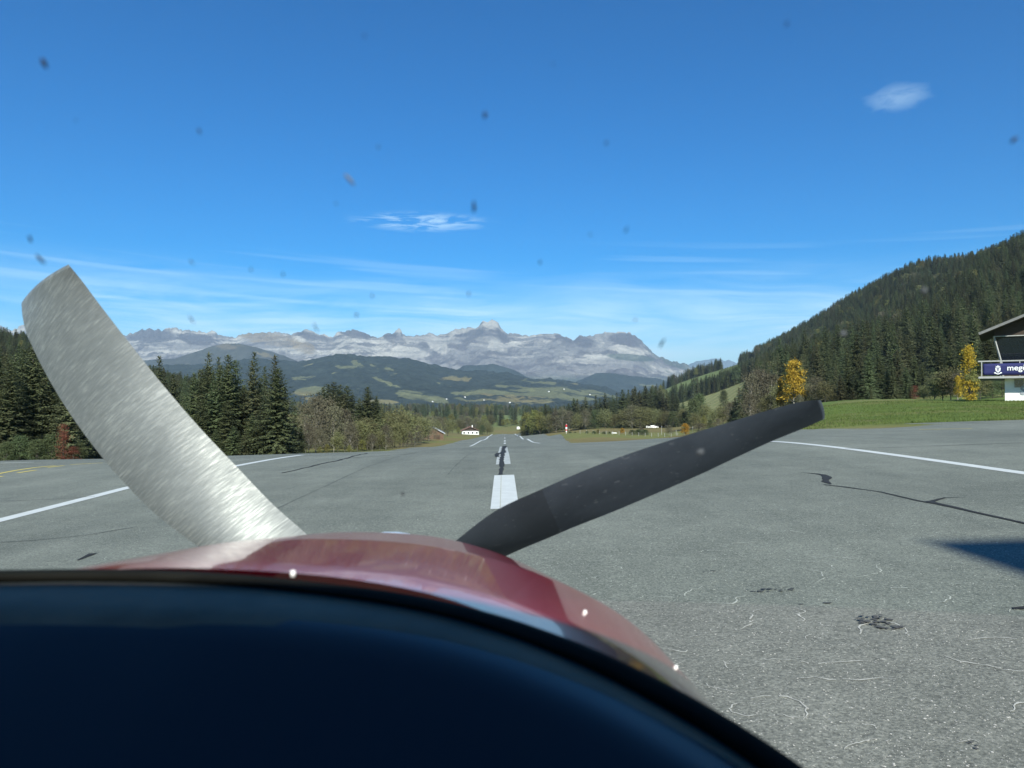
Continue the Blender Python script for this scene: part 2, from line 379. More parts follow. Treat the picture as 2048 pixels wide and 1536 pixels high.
stripes = 0.5 + 0.5 * np.sin((gx * 0.55 + gz * 1.6 + gy * 0.02) * 0.45 + 3 * fbm(gx / 80, gy / 80, seed=5))
lowm = sstep(960, 900, gy)
mc = mead[None] * (0.85 + 0.3 * n_[:, None]); mc = mc + (hay - mead)[None] * (lowm * (0.25 + 0.6 * sstep(0.45, 0.8, stripes)))[:, None]
col = col * (1 - mm[:, None]) + mm[:, None] * mc
farm = sstep(760, 900, gy) * (1 - mm) * (1 - fm)
col = col * (1 - farm[:, None]) + farm[:, None] * (mead * 0.95)[None]
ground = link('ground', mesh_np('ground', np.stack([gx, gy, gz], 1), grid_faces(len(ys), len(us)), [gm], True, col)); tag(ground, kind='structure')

# ------------------------------------------------------------------ runway and apron
def lift(y, base): return base + np.maximum(np.asarray(y, float) - 60, 0) * 2.5e-4
def xl(y): return np.interp(y, [-60, 30, 33, 36, 44, 60, 90, 130, 200, 400, 520, 640, 690], [-70, -70, -40, -24, -17, -14, -17, -19, -19.5, -19, -16, -13, -12.5])
def xr(y): return np.interp(y, [-60, 43.5, 45, 46.5, 49, 60, 72, 88, 120, 150, 220, 300, 450, 600, 690], [75, 75, 34, 27, 19, 16.2, 14.6, 12.8, 12.2, 13, 16, 19, 19, 14, 12.5])
ry = np.concatenate([np.linspace(-60, 0, 20), np.arange(1, 60, 0.5), np.geomspace(60, 690, 220)])
rc = np.linspace(0, 1, 150)
RY, RC = np.meshgrid(ry, rc, indexing='ij'); RX = xl(RY) + (xr(RY) - xl(RY)) * RC
wob = (fbm(RX / 3, RY / 3, seed=12, octv=3) - 0.5) * np.where((RC < .01) | (RC > .99), 1.4, 0)
RX = RX + wob
rx_, ry_ = RX.ravel(), RY.ravel()
runway = link('runway', mesh_np('runway', np.stack([rx_, ry_, G(rx_, ry_) + lift(ry_, 0.03)], 1), grid_faces(len(ry), len(rc)), [am], True)); tag(runway, kind='structure')

def strip(name, pts, width, mat, parent=None, base=0.036, dens=None, wvar=0.0, seed=0):
    """a flat painted or poured strip that follows the ground along (x, y) points"""
    p = np.array(pts, float)
    seg = np.r_[0, np.cumsum(np.hypot(*np.diff(p, axis=0).T))]
    n = max(2, int(seg[-1] / (dens or max(0.25, seg[-1] / 160))) + 1)
    s = np.linspace(0, seg[-1], n); x = np.interp(s, seg, p[:, 0]); y = np.interp(s, seg, p[:, 1])
    dx = np.gradient(x); dy = np.gradient(y); L = np.hypot(dx, dy) + 1e-9
    wd = np.interp(s, seg, width) if hasattr(width, '__len__') else np.full(n, width)
    if wvar: wd = wd * (1 + wvar * (fbm(s * 1.7, s * 0 + seed, seed=seed, octv=3) - 0.5) * 2)
    nx, ny = -dy / L, dx / L
    ax, ay = x + nx * wd / 2, y + ny * wd / 2; bx, by = x - nx * wd / 2, y - ny * wd / 2
    X = np.stack([ax, bx], 1).ravel(); Y = np.stack([ay, by], 1).ravel()
    v = np.stack([X, Y, G(X, Y) + lift(Y, base) + np.maximum(Y - 120, 0) * 3e-4], 1)
    return link(name, mesh_np(name, v, grid_faces(n, 2), [mat]), parent)
def xy(px, d): return ((px - 1024) / F * d, d)
# white edge lines: a near one each side of the turning area, then the far runway edges
strip('edge_line', [(-9.4, -20), (-9.55, 0), (-9.6, 12), xy(258, 20.2), xy(480, 27.2), xy(605, 35.5)], 0.33, M['paint'], runway)
strip('edge_line', [(11.2, -20), (11.2, 5), (11.2, 16.8), (11.1, 24), xy(1555, 32), (10.9, 50)], 0.36, M['paint'], runway)
strip('edge_line', [xy(940, 194), xy(952, 240), xy(968, 330), xy(977, 450), xy(985, 640)], [0.6, 0.6, 0.7, 0.8, 0.9], M['paint'], runway, dens=3)
strip('edge_line', [xy(1080, 190), xy(1066, 225), xy(1052, 300), xy(1042, 420), xy(1033, 560), xy(1030, 640)], [0.6, 0.6, 0.7, 0.8, 0.9, .9], M['paint'], runway, dens=3)
# centreline: crisp near dash, a worn one beyond it, small dashes far down the slope
def dash(px0, d0, px1, d1, w, mat, base=0.036): strip('centreline_dash', [xy(px0, d0), xy(px1, d1)], w, mat, runway, base=base, dens=0.5)
dash(1009.5, 14.0, 1008.5, 20.3, 0.52, M['paint'])
dash(1006.5, 24.0, 1007, 50, 0.46, M['paint_worn'])
strip('paint_joint', [xy(1000.5, 14.1), xy(1002.5, 20.2)], 0.018, M['pale'], runway, base=0.042)
for d0 in (215, 262, 320, 392, 480, 580): strip('centreline_dash', [xy(1009.5, d0), xy(1009.8, d0 + 24)], 0.62, M['paint'], runway, dens=3)
for i in range(6): strip('threshold_bar', [(-8 + i * 3.0, 648), (-8 + i * 3.0, 668)], 1.2, M['paint_worn'], runway, dens=4)
# yellow taxi guide lines by the trees, one on the far side below the bank
def gxy(px, py, dmin=4, dmax=60):
    a, e = pdir(px, py); lo, hi = dmin, dmax
    ds = np.linspace(dmin, dmax, 1200); g = G(a * ds, ds) - (CAMH + e * ds)
    i = np.argmax(g > 0) if (g > 0).any() else len(ds) - 1
    return (a * ds[i], ds[i])
strip('taxi_line', [gxy(-60, 963), gxy(0, 949), gxy(30, 943), gxy(70, 937), gxy(112, 933)], 0.16, M['yellow'], runway)
strip('taxi_line', [gxy(34, 948), gxy(72, 942)], 0.15, M['yellow'], runway)
strip('taxi_line', [gxy(94, 937), gxy(128, 933)], 0.15, M['yellow'], runway)
strip('taxi_line', [gxy(140, 931), gxy(205, 927.5)], 0.15, M['yellow'], runway)
strip('taxi_line', [gxy(-20, 955), gxy(6, 955)], 0.15, M['yellow'], runway)
strip('apron_line', [gxy(-30, 929.5), gxy(68, 926)], 0.16, M['paint'], runway)
strip('taxi_line', [gxy(1838, 860.5), gxy(1945, 858.5)], 0.16, M['yellow'], runway)
# tar sealed cracks
def seal(pixels, width, seed=0, wob=0.0, base=0.040):
    pts = [gxy(*q) for q in pixels]
    dense = []
    for (a, b) in zip(pts, pts[1:]):
        n = max(2, int(math.hypot(b[0] - a[0], b[1] - a[1]) / 0.25))
        for i in range(n):
            t = i / n; dense.append((a[0] + (b[0] - a[0]) * t, a[1] + (b[1] - a[1]) * t))
    dense.append(pts[-1]); dn = np.array(dense)
    w1 = (fbm(np.arange(len(dn)) * 0.35, np.zeros(len(dn)), seed=seed, octv=3) - 0.5) * wob
    dn[:, 0] += w1
    wd = width if not hasattr(width, '__len__') else np.interp(np.linspace(0, 1, len(dn)), np.linspace(0, 1, len(width)), width)
    return strip('sealed_crack', dn, wd, M['tar'], runway, base=base, wvar=0.5, seed=seed + 1)
cl_pts = [xy(1001, 20.4), xy(1004, 23), xy(1003, 26), xy(1005, 29), xy(1007, 35), xy(1006.5, 42), xy(1009.5, 50), xy(1010, 62)]
strip('sealed_crack', cl_pts, [0.10, 0.13, 0.14, 0.17, 0.20, 0.20, 0.24, 0.24], M['tar'], runway, base=0.046, dens=0.4, wvar=0.9, seed=3)
strip('sealed_crack', [xy(995, 28.2), xy(993.5, 30), xy(996, 32.5), xy(1001, 33), xy(1003, 31)], 0.16, M['tar'], runway, base=0.046, dens=0.2, wvar=0.6, seed=4)
seal([(1600, 948), (1645, 952), (1655, 958), (1650, 966), (1662, 972)], [0.02, 0.05, 0.16, 0.22, 0.10, 0.16, 0.03], 5)
seal([(1648, 973), (1700, 979), (1760, 988), (1830, 1005), (1880, 1014)], 0.045, 6, 0.10)
seal([(1930, 999), (1890, 1000), (1866, 1006), (1860, 1008)], [0.02, 0.06, 0.10, 0.12], 7)
seal([(1858, 1007), (1880, 1014), (1910, 1020), (1960, 1032), (2010, 1044), (2060, 1056)], [0.12, 0.09, 0.07, 0.06], 8, 0.08)
seal([(2025, 1226), (2040, 1223), (2070, 1226)], [0.05, 0.14, 0.14], 9)
seal([(570, 948), (610, 938), (680, 922), (735, 908)], 0.09, 10, 0.2)
seal([(690, 918), (760, 914), (830, 909)], 0.08, 11, 0.2)
seal([(0, 1090), (90, 1084), (180, 1074), (272, 1058)], 0.022, 12, 0.05)
seal([(0, 1006), (100, 1002), (190, 996)], 0.03, 13, 0.06)
seal([(155, 1127), (172, 1117), (186, 1113)], [0.02, 0.05, 0.09], 14)
seal([(1690, 900), (1790, 897), (1900, 893), (2048, 888)], 0.06, 15, 0.2)
# dark worn patches in the surface
def blotch(px, py, rx, ry, seed, n=5):
    rnd = random.Random(seed); c = gxy(px, py); mb = MB()
    for i in range(n):
        cx_, cy_ = c[0] + rnd.uniform(-rx, rx), c[1] + rnd.uniform(-ry, ry)
        r0 = rnd.uniform(0.008, 0.030); k_ = rnd.randint(6, 9)
        ring = [(cx_ + math.cos(a * 6.283 / k_) * r0 * rnd.uniform(0.5, 1.6), cy_ + math.sin(a * 6.283 / k_) * r0 * rnd.uniform(0.5, 1.5)) for a in range(k_)]
        zz = G([q[0] for q in ring], [q[1] for q in ring]) + 0.035 + 0.0006 * i
        mb.add([(q[0], q[1], z_) for q, z_ in zip(ring, zz)], [tuple(range(k_))])
    return mb
M['worn'] = material('exposed_dark_aggregate', (0.075, 0.080, 0.076), 0.9, 0.3, 20.0)
mb = MB()
for (a_, b_, c_, d_, e_) in [(1745, 1250, 0.14, 0.10, 26), (1772, 1264, 0.10, 0.08, 18), (1540, 1188, 0.26, 0.05, 16), (1415, 1150, 0.1, 0.05, 4), (1630, 1215, 0.15, 0.02, 4), (1950, 1508, 0.03, 0.05, 4)]:
    q_ = blotch(a_, b_, c_, d_, int(a_), e_); mb.add(q_.v, q_.f)
tag(mb.build('worn_patch', M['worn'], runway), kind='stuff')
for xj, ya, yb in [(-4.6, 12, 46), (-1.75, 21, 50)]:
    yy = np.arange(ya, yb, 1.2); strip('paving_joint', np.stack([xj + 0.10 * (fbm(yy / 4, yy * 0, seed=int(xj * 10) + 90) - 0.5), yy], 1), 0.03, M['worn_joint'], runway, base=0.0335, dens=0.6, wvar=0.9, seed=5)
# pale thread-like cracks scattered over the near tarmac
rnd = random.Random(21); X0, F0 = [], []
def squiggle(x, y, L, ang, w, curl):
    n = 14; pts = []; a = ang
    for i in range(n):
        pts.append((x, y)); a += rnd.gauss(0, 0.45) + curl; x += math.cos(a) * L / n; y += math.sin(a) * L / n
    p_ = np.array(pts); dx = np.gradient(p_[:, 0]); dy = np.gradient(p_[:, 1]); l_ = np.hypot(dx, dy) + 1e-9
    wd = w * (0.3 + 0.9 * np.sin(np.linspace(0.1, 3.0, n))) * np.array([rnd.uniform(0.5, 1.4) for _ in range(n)])
    A_ = np.stack([p_[:, 0] - dy / l_ * wd, p_[:, 1] + dx / l_ * wd], 1); B_ = np.stack([p_[:, 0] + dy / l_ * wd, p_[:, 1] - dx / l_ * wd], 1)
    q = np.stack([A_, B_], 1).reshape(-1, 2); b0 = sum(len(k) for k in X0)
    X0.append(np.column_stack([q, G(q[:, 0], q[:, 1]) + 0.0345])); gf = grid_faces(n, 2); F0.append(gf[np.array([rnd.random() > 0.14 for _ in gf])] + b0)
for (px, py) in [(1640, 1120), (1300, 1205), (1410, 1215), (1530, 1330), (1600, 1370), (1500, 1410), (1610, 1130), (1630, 1175), (1890, 1325), (1930, 1290), (1720, 1280), (1790, 1190), (1480, 1270), (2020, 1440), (1700, 1160), (1850, 1215), (1590, 1255), (1450, 1095), (1560, 1068), (1390, 1110)]:
    c_ = gxy(px, py); squiggle(c_[0], c_[1], rnd.uniform(0.45, 1.1), rnd.uniform(-0.6, 0.9), 0.0064, rnd.uniform(-0.12, 0.12))
for i in range(300):
    y = 4.2 + 12 * rnd.random() ** 1.3; x = rnd.uniform(-0.55, 0.68) * y
    squiggle(x, y, rnd.uniform(0.06, 0.30), rnd.uniform(-3.1, 3.1), rnd.uniform(0.0018, 0.0048), rnd.uniform(-0.25, 0.25))
tag(link('pale_crack', mesh_np('pale_crack', np.concatenate(X0), np.concatenate(F0), [M['pale']]), runway), kind='stuff')

# pale stones of the aggregate that lie proud of the near surface
rp = np.random.default_rng(17); n = 17000
yy_ = 3.6 + 9.5 * rp.random(n) ** 1.2; xx_ = rp.uniform(-0.5, 0.70, n) * yy_; rr_ = rp.uniform(0.0020, 0.0062, n) * rp.choice([1, 1, 1, 1.7], n)
zz_ = G(xx_, yy_) + 0.0315; a0 = rp.uniform(0, 6.283, n)
vv = np.stack([np.stack([xx_ + rr_ * np.cos(a0 + k * 1.571) * rp.uniform(.6, 1.3, n), yy_ + rr_ * np.sin(a0 + k * 1.571) * rp.uniform(.6, 1.3, n), zz_], 1) for k in range(4)] + [np.stack([xx_, yy_, zz_ + rr_ * 0.5], 1)], 1).reshape(-1, 3)
ff = (np.arange(n)[:, None, None] * 5 + np.array([[0, 1, 4], [1, 2, 4], [2, 3, 4], [3, 0, 4]])[None]).reshape(-1, 3)
M['stone'] = material('pale_aggregate', (0.40, 0.41, 0.37), 0.9, 0.35, 30.0)
tag(link('pale_stone', mesh_np('pale_stone', vv, ff, [M['stone']]), runway), kind='stuff')

# ------------------------------------------------------------------ mountains and hills
def layer(name, prof, d_front, d_ridge, front, relief, scale, colour, mat, ncol=420, nrow=110, seed=1, power=1.5, jag=1.0, rows_back=12, smooth=0.045, facet=False, fine=0.0):
    prof = np.array(prof, float); fr = np.array(front, float)
    cpx = np.linspace(prof[0, 0], prof[-1, 0], ncol)
    rp0 = np.interp(cpx, prof[:, 0], prof[:, 1]); rj = rp0 + jag * (fbm(cpx / 7, cpx * 0, seed=seed, octv=4) - 0.5) * 3
    kw = max(3, int(ncol * smooth)); ker = np.hanning(kw + 2)[1:-1]; ker /= ker.sum(); rsm = np.convolve(np.pad(rp0, kw // 2, mode='edge'), ker, 'same')[kw // 2:kw // 2 + ncol]
    fpy = np.interp(cpx, fr[:, 0], fr[:, 1])
    t = np.concatenate([np.linspace(0, 1, nrow), 1 + np.linspace(0.02, 0.35, rows_back)])
    Tm, Pm = np.meshgrid(t, cpx, indexing='ij'); sk = np.interp(Pm + 60 * (fbm(Pm / 45, Tm * 3, seed=seed + 2, octv=3) - 0.5) * np.clip((1 - Tm) * 3, 0, 1), cpx, rsm); wt = np.clip(Tm, 0, 1) ** 7; Rp = sk * (1 - wt) + rj[None] * wt; Fp = np.broadcast_to(fpy, Tm.shape)
    e = lambda py: (math.sin(PITCH) + (768 - py) / F * math.cos(PITCH)) / (math.cos(PITCH) - (768 - py) / F * math.sin(PITCH))
    d = d_front + (d_ridge - d_front) * Tm
    zf = CAMH + e(Fp) * d_front; zr = CAMH + e(Rp) * d_ridge
    s = np.where(Tm <= 1, Tm ** power, 1 - (Tm - 1) * 1.6)
    z = zf + (zr - zf) * s
    a = (Pm - 1024) / F
    x = a * d
    wx_ = x + scale * 0.5 * (fbm(x / scale, d / scale, seed=seed + 8, octv=3) - 0.5); ca_, sa_ = math.cos(0.6), math.sin(0.6); wy_ = d + scale * 0.6 * (fbm(x / scale, d / scale, seed=seed + 9, octv=3) - 0.5); bump_ = fbm((wx_ * ca_ - wy_ * sa_) / scale, (wx_ * sa_ + wy_ * ca_) / scale, seed=seed + 30, octv=7, ridged=True, gain=0.58) - 0.55
    env = np.clip(np.sin(np.clip(Tm, 0, 1) * math.pi) ** 0.6, 0, 1) * np.where(Tm > 1, 0, 1)
    z = z + relief * bump_ * env
    if fine: z = z + fine * (vnoise(x / 26, d / 26, seed=seed + 3) + vnoise(x / 60, d / 60, seed=seed + 4) - 1.0) * np.where(Tm > 1, 0, 1)
    dd = relief * 0.5 * (fbm(x / (scale * 0.6), d / scale, z / (scale * .6), seed=seed + 60, octv=5) - 0.5) * env
    d = d - dd; x = a * d
    xf, yf, zf_ = x.ravel(), d.ravel(), z.ravel()
    qx, qy = ppx(xf, yf, zf_)
    c = colour(xf, yf, zf_, qx, qy, np.clip(Tm, 0, 1).ravel())
    o = link(name, mesh_np(name, np.stack([xf, yf, zf_], 1), grid_faces(len(t), ncol), [mat], not facet, c)); tag(o, kind='structure')
    return o
def rockmat(name, scale, bump):
    m = bpy.data.materials.new(name); m.use_nodes = True; T = NT(m.node_tree); p = T.n['Principled BSDF']
    p.inputs['Roughness'].default_value = 0.95; p.inputs['Specular IOR Level'].default_value = 0.05
    co = T.new('ShaderNodeTexCoord').outputs['Object']
    n = T.noise(co, scale, 5, 0.7); n2 = T.noise(co, scale * 6, 3, 0.6)
    k = T.math('ADD', 0.05, T.math('ADD', T.math('MULTIPLY', n, 1.1), T.math('MULTIPLY', n2, 0.8)))
    v = T.new('ShaderNodeVectorMath', operation='SCALE'); T.put(v.inputs[0], T.new('ShaderNodeVertexColor', layer_name='tint').outputs[0]); T.put(v.inputs['Scale'], k)
    T.put(p.inputs['Base Color'], v.outputs[0])
    b = T.new('ShaderNodeBump', i_Strength=bump, i_Distance=1.0 / scale * 0.25); T.put(b.inputs['Height'], n); T.l.new(b.outputs[0], p.inputs['Normal'])
    return m
rock = rockmat('mountain_rock', 0.010, 0.6); wood = rockmat('wooded_slope', 0.030, 0.9)
def lerp(c, k, m): return c * (1 - m[:, None]) + np.asarray(k)[None] * m[:, None]
def ell(qx, qy, cx, cy, rx, ry, slope=0.0):
    dx = (qx - cx); dy = (qy - cy) - slope * dx
    return np.exp(-np.maximum((dx / rx) ** 2 + (dy / ry) ** 2 - 0.8, 0) * 6)

RANGE = [(-150, 662), (-60, 656), (0, 654), (10, 657), (17, 656), (25, 661), (47, 649), (75, 652), (120, 662), (170, 670), (250, 670), (287, 658), (315, 659), (322, 662), (337, 655), (350, 656), (370, 659), (400, 665), (412, 665), (422, 660), (428, 662), (435, 671), (457, 676), (475, 674), (497, 664), (507, 666), (552, 663), (572, 667), (597, 667), (607, 660), (622, 661), (630, 667), (645, 669), (654, 675), (665, 674), (675, 665), (697, 659), (715, 662), (737, 669), (755, 676), (765, 670), (775, 668), (785, 667), (795, 659), (802, 661), (810, 670), (825, 672), (850, 672), (860, 665), (870, 671), (890, 667), (912, 657), (922, 659), (952, 656), (962, 645), (968, 644), (980, 639), (986, 640), (997, 647), (1002, 657), (1010, 665), (1022, 665), (1045, 671), (1060, 671), (1077, 667), (1092, 667), (1117, 669), (1130, 674), (1145, 680), (1160, 672), (1180, 671), (1187, 674), (1195, 666), (1220, 665), (1245, 664), (1270, 669), (1282, 682), (1297, 697), (1312, 711), (1332, 717), (1357, 725), (1375, 730), (1397, 738), (1406, 748), (1420, 760), (1440, 775)]
def range_colour(x, y, z, qx, qy, t):
    pale = np.array([0.37, 0.35, 0.305]); grey = np.array([0.165, 0.156, 0.152]); dark = np.array([0.075, 0.066, 0.074]); tan = np.array([0.19, 0.145, 0.085]); wd = np.array([0.040, 0.055, 0.040])
    q = z + 420 * (fbm(x / 1900, y / 2600, seed=71, octv=3) - 0.5) + 120 * (fbm(x / 420, y / 700, seed=74, octv=4) - 0.5)
    sa, sb = q / 75, x / 1100 + y / 1900; st = fbm(sa * 0.8 - sb * 0.6, sa * 0.6 + sb * 0.8, seed=75, octv=5, gain=0.62)
    xr_, yr_ = x * 0.8 - y * 0.6, x * 0.6 + y * 0.8
    n = fbm(xr_ / 520, yr_ / 520, q / 300, seed=72, octv=6, gain=0.62); n2 = fbm(xr_ / 210, yr_ / 260, q / 130, seed=73, octv=5, gain=0.65)
    c = grey[None] + (pale - grey)[None] * sstep(0.40, 0.64, 0.68 * st + 0.32 * n)[:, None]
    c = lerp(c, dark, sstep(0.47, 0.60, n2) * 0.8)
    c = lerp(c, pale * 1.15, sstep(0.58, 0.66, 0.35 * n + 0.65 * st) * 0.55)
    for (cx, cy, rx, ry, sl) in [(945, 672, 40, 15, 0.0), (1000, 672, 18, 12, 0.6), (1165, 685, 22, 11, 0.25), (1250, 680, 34, 14, 0.1), (712, 668, 40, 8, 0.2), (785, 675, 28, 9, 0.3), (300, 672, 50, 14, 0.0), (390, 678, 40, 12, 0.1), (1130, 683, 18, 8, 0.5), (615, 672, 20, 8, 0.2)]:
        c = lerp(c, dark, np.clip(ell(qx + 30 * (n2 - .5), qy + 24 * (n - .5), cx, cy, rx, ry, sl) * (0.60 + 0.9 * sstep(0.35, 0.6, n)), 0, 1) * 0.92)
    for (cx, cy, rx, ry, sl) in [(980, 650, 16, 9, 0.1), (872, 690, 26, 16, 0.5), (1255, 701, 44, 7, 0.15), (920, 665, 26, 5, -0.25), (1200, 680, 9, 13, 1.0), (990, 695, 20, 8, 0.2), (345, 702, 70, 4, -0.05), (1385, 738, 16, 6, 0.3), (1330, 742, 34, 5, 0.35), (797, 664, 8, 5, 0.2), (820, 705, 40, 10, 0.15), (1350, 757, 24, 3, 0.3)]:
        c = lerp(c, pale * 1.12, np.clip(ell(qx + 30 * (n - .5), qy + 20 * (n2 - .5), cx, cy, rx, ry, sl) * (0.35 + 0.7 * sstep(0.4, 0.6, n2)), 0, 1) * 0.75)
    for (cx, cy, rx, ry, sl) in [(545, 678, 62, 13, 0.15), (600, 692, 30, 10, 0.3)]:
        c = lerp(c, tan, ell(qx + 50 * (n - .5), qy + 24 * (n2 - .5), cx, cy, rx, ry, sl) * (0.45 + 0.5 * sstep(0.35, 0.6, n)))
    low = sstep(742, 764, qy + 16 * (n - 0.5)); c = lerp(c, wd, low * sstep(0.35, 0.55, n2 + 0.15) * 0.9)
    c = lerp(c, wd, sstep(1270, 1330, qx) * sstep(0.40, 0.54, n) * 0.75)
    c = lerp(c, wd, ell(qx, qy, 1262, 715, 50, 7, 0.08) * 0.8)
    return c
layer('mountain_range', RANGE, 7600, 11500, [(-150, 800), (1440, 800)], 430, 1700, range_colour, rock, 1250, 270, seed=5, power=1.35, jag=3.0, facet=True, fine=14.0)

def blue_colour(x, y, z, qx, qy, t): return np.array([0.07, 0.085, 0.075])[None] * (0.7 + 0.9 * fbm(x / 900, y / 900, z / 400, seed=81, octv=5))[:, None]
layer('distant_mountains', [(1340, 752), (1372, 733), (1380, 728), (1395, 722), (1415, 720), (1432, 716), (1450, 722), (1458, 719), (1475, 727), (1493, 714), (1505, 719), (1540, 730), (1600, 728), (1700, 735)], 16500, 22000, [(1340, 800), (1700, 800)], 220, 1600, blue_colour, rock, 160, 40, seed=15, jag=0.8)

def hill_colour(meadows, forest=(0.026, 0.035, 0.030), grass=(0.112, 0.120, 0.064), cover=0.0, seed=90):
    def fn(x, y, z, qx, qy, t):
        n = fbm(x / 160, y / 160, seed=seed, octv=5, gain=0.6); f2 = fbm(x / 40, y / 40, seed=seed + 1, octv=3)
        m = np.zeros_like(x)
        jx = 34 * (fbm(x / 260, y / 260, seed=seed + 7, octv=5, gain=.6) - 0.5); jy = 16 * (fbm(x / 200, y / 300, seed=seed + 8, octv=5, gain=.6) - 0.5)
        for (cx, cy, rx, ry, sl) in meadows: m = np.maximum(m, ell(qx + jx, qy + jy, cx, cy, rx, ry, sl))
        m = sstep(0.40, 0.56, m * 0.62 + (n - 0.5) * 1.7 + cover + 0.05)
        c = np.asarray(forest)[None] * (0.55 + 0.9 * f2)[:, None]
        g = np.asarray(grass)[None] * (0.7 + 0.6 * n)[:, None]
        g = g + (np.array([0.16, 0.13, 0.06]) - np.asarray(grass))[None] * sstep(0.45, 0.65, fbm(x / 500, y / 500, seed=seed + 5))[:, None] * 0.7
        return c * (1 - m[:, None]) + g * m[:, None]
    return fn
layer('bare_hill', [(200, 735), (295, 720), (350, 717), (387, 705), (425, 692), (450, 687), (475, 687), (510, 694), (545, 704), (580, 716), (620, 735), (660, 750)], 6200, 7600, [(200, 800), (660, 800)], 70, 500, hill_colour([(470, 694, 40, 6, 0.1), (520, 706, 30, 5, 0.3)], (0.050, 0.052, 0.042), (0.10, 0.085, 0.060), -0.05, 91), wood, 240, 60, seed=22, jag=0.6)
layer('dark_spur', [(880, 760), (927, 731), (968, 730), (986, 727), (1004, 732), (1031, 741), (1053, 754), (1090, 768), (1120, 790)], 6400, 7400, [(880, 800), (1120, 805)], 60, 400, hill_colour([], cover=-0.2, seed=92), wood, 160, 50, seed=24, jag=0.7)
layer('blue_spur', [(1080, 790), (1140, 768), (1172, 755), (1190, 746), (1225, 746), (1262, 752), (1312, 756), (1350, 766), (1400, 782), (1450, 795)], 6400, 7600, [(1080, 806), (1450, 806)], 70, 450, hill_colour([(1290, 770, 40, 3, 0.1)], cover=-0.12, seed=93), wood, 220, 60, seed=25, jag=0.7)
MEAD = [(713, 728, 14, 10, 0.5), (690, 735, 22, 4, 0.0), (745, 733, 10, 5, 0.6), (600, 757, 24, 3, -0.15), (625, 782, 34, 10, -0.1), (770, 765, 26, 5, 0.55), (905, 757, 30, 5, 0.0), (935, 757, 10, 4, 0), (875, 765, 5, 5, 0), (960, 790, 70, 11, 0.0), (1070, 775, 80, 14, 0.05), (1160, 790, 80, 11, 0.1), (1080, 795, 120, 8, 0.0), (850, 795, 60, 6, 0.15), (760, 803, 40, 5, 0.0), (1060, 760, 30, 4, -0.1), (780, 742, 16, 5, 0.4), (650, 800, 40, 8, 0)]
layer('wooded_hill', [(60, 760), (200, 738), (330, 730), (420, 728), (500, 716), (550, 719), (587, 723), (612, 721), (640, 715), (672, 708), (695, 707), (717, 711), (742, 712), (787, 715), (825, 720), (875, 731), (925, 741), (975, 743), (1010, 744), (1057, 757), (1100, 757), (1140, 761), (1175, 770), (1212, 774), (1235, 784), (1290, 800), (1340, 812)], 3000, 5200, [(60, 818), (1340, 818)], 48, 420, hill_colour(MEAD, seed=94), wood, 900, 230, seed=31, power=1.1, jag=1.1, facet=True, fine=9.0)

# ------------------------------------------------------------------ haze
hz = MB().box((0, 12500, 590), (30000, 27000, 1400)).build('haze'); tag(hz, kind='stuff')
hm = bpy.data.materials.new('mountain_haze'); hm.use_nodes = True; T = NT(hm.node_tree)
for n in list(T.n):
    if n.type == 'BSDF_PRINCIPLED': T.n.remove(n)
pv = T.new('ShaderNodeVolumePrincipled'); pv.inputs['Color'].default_value = (0.56, 0.78, 1.0, 1); pv.inputs['Density'].default_value = 4.8e-5; pv.inputs['Anisotropy'].default_value = 0.0
T.l.new(pv.outputs[0], T.n['Material Output'].inputs['Volume']); hz.data.materials.append(hm)
try: hm.cycles.homogeneous_volume = True
except Exception: pass

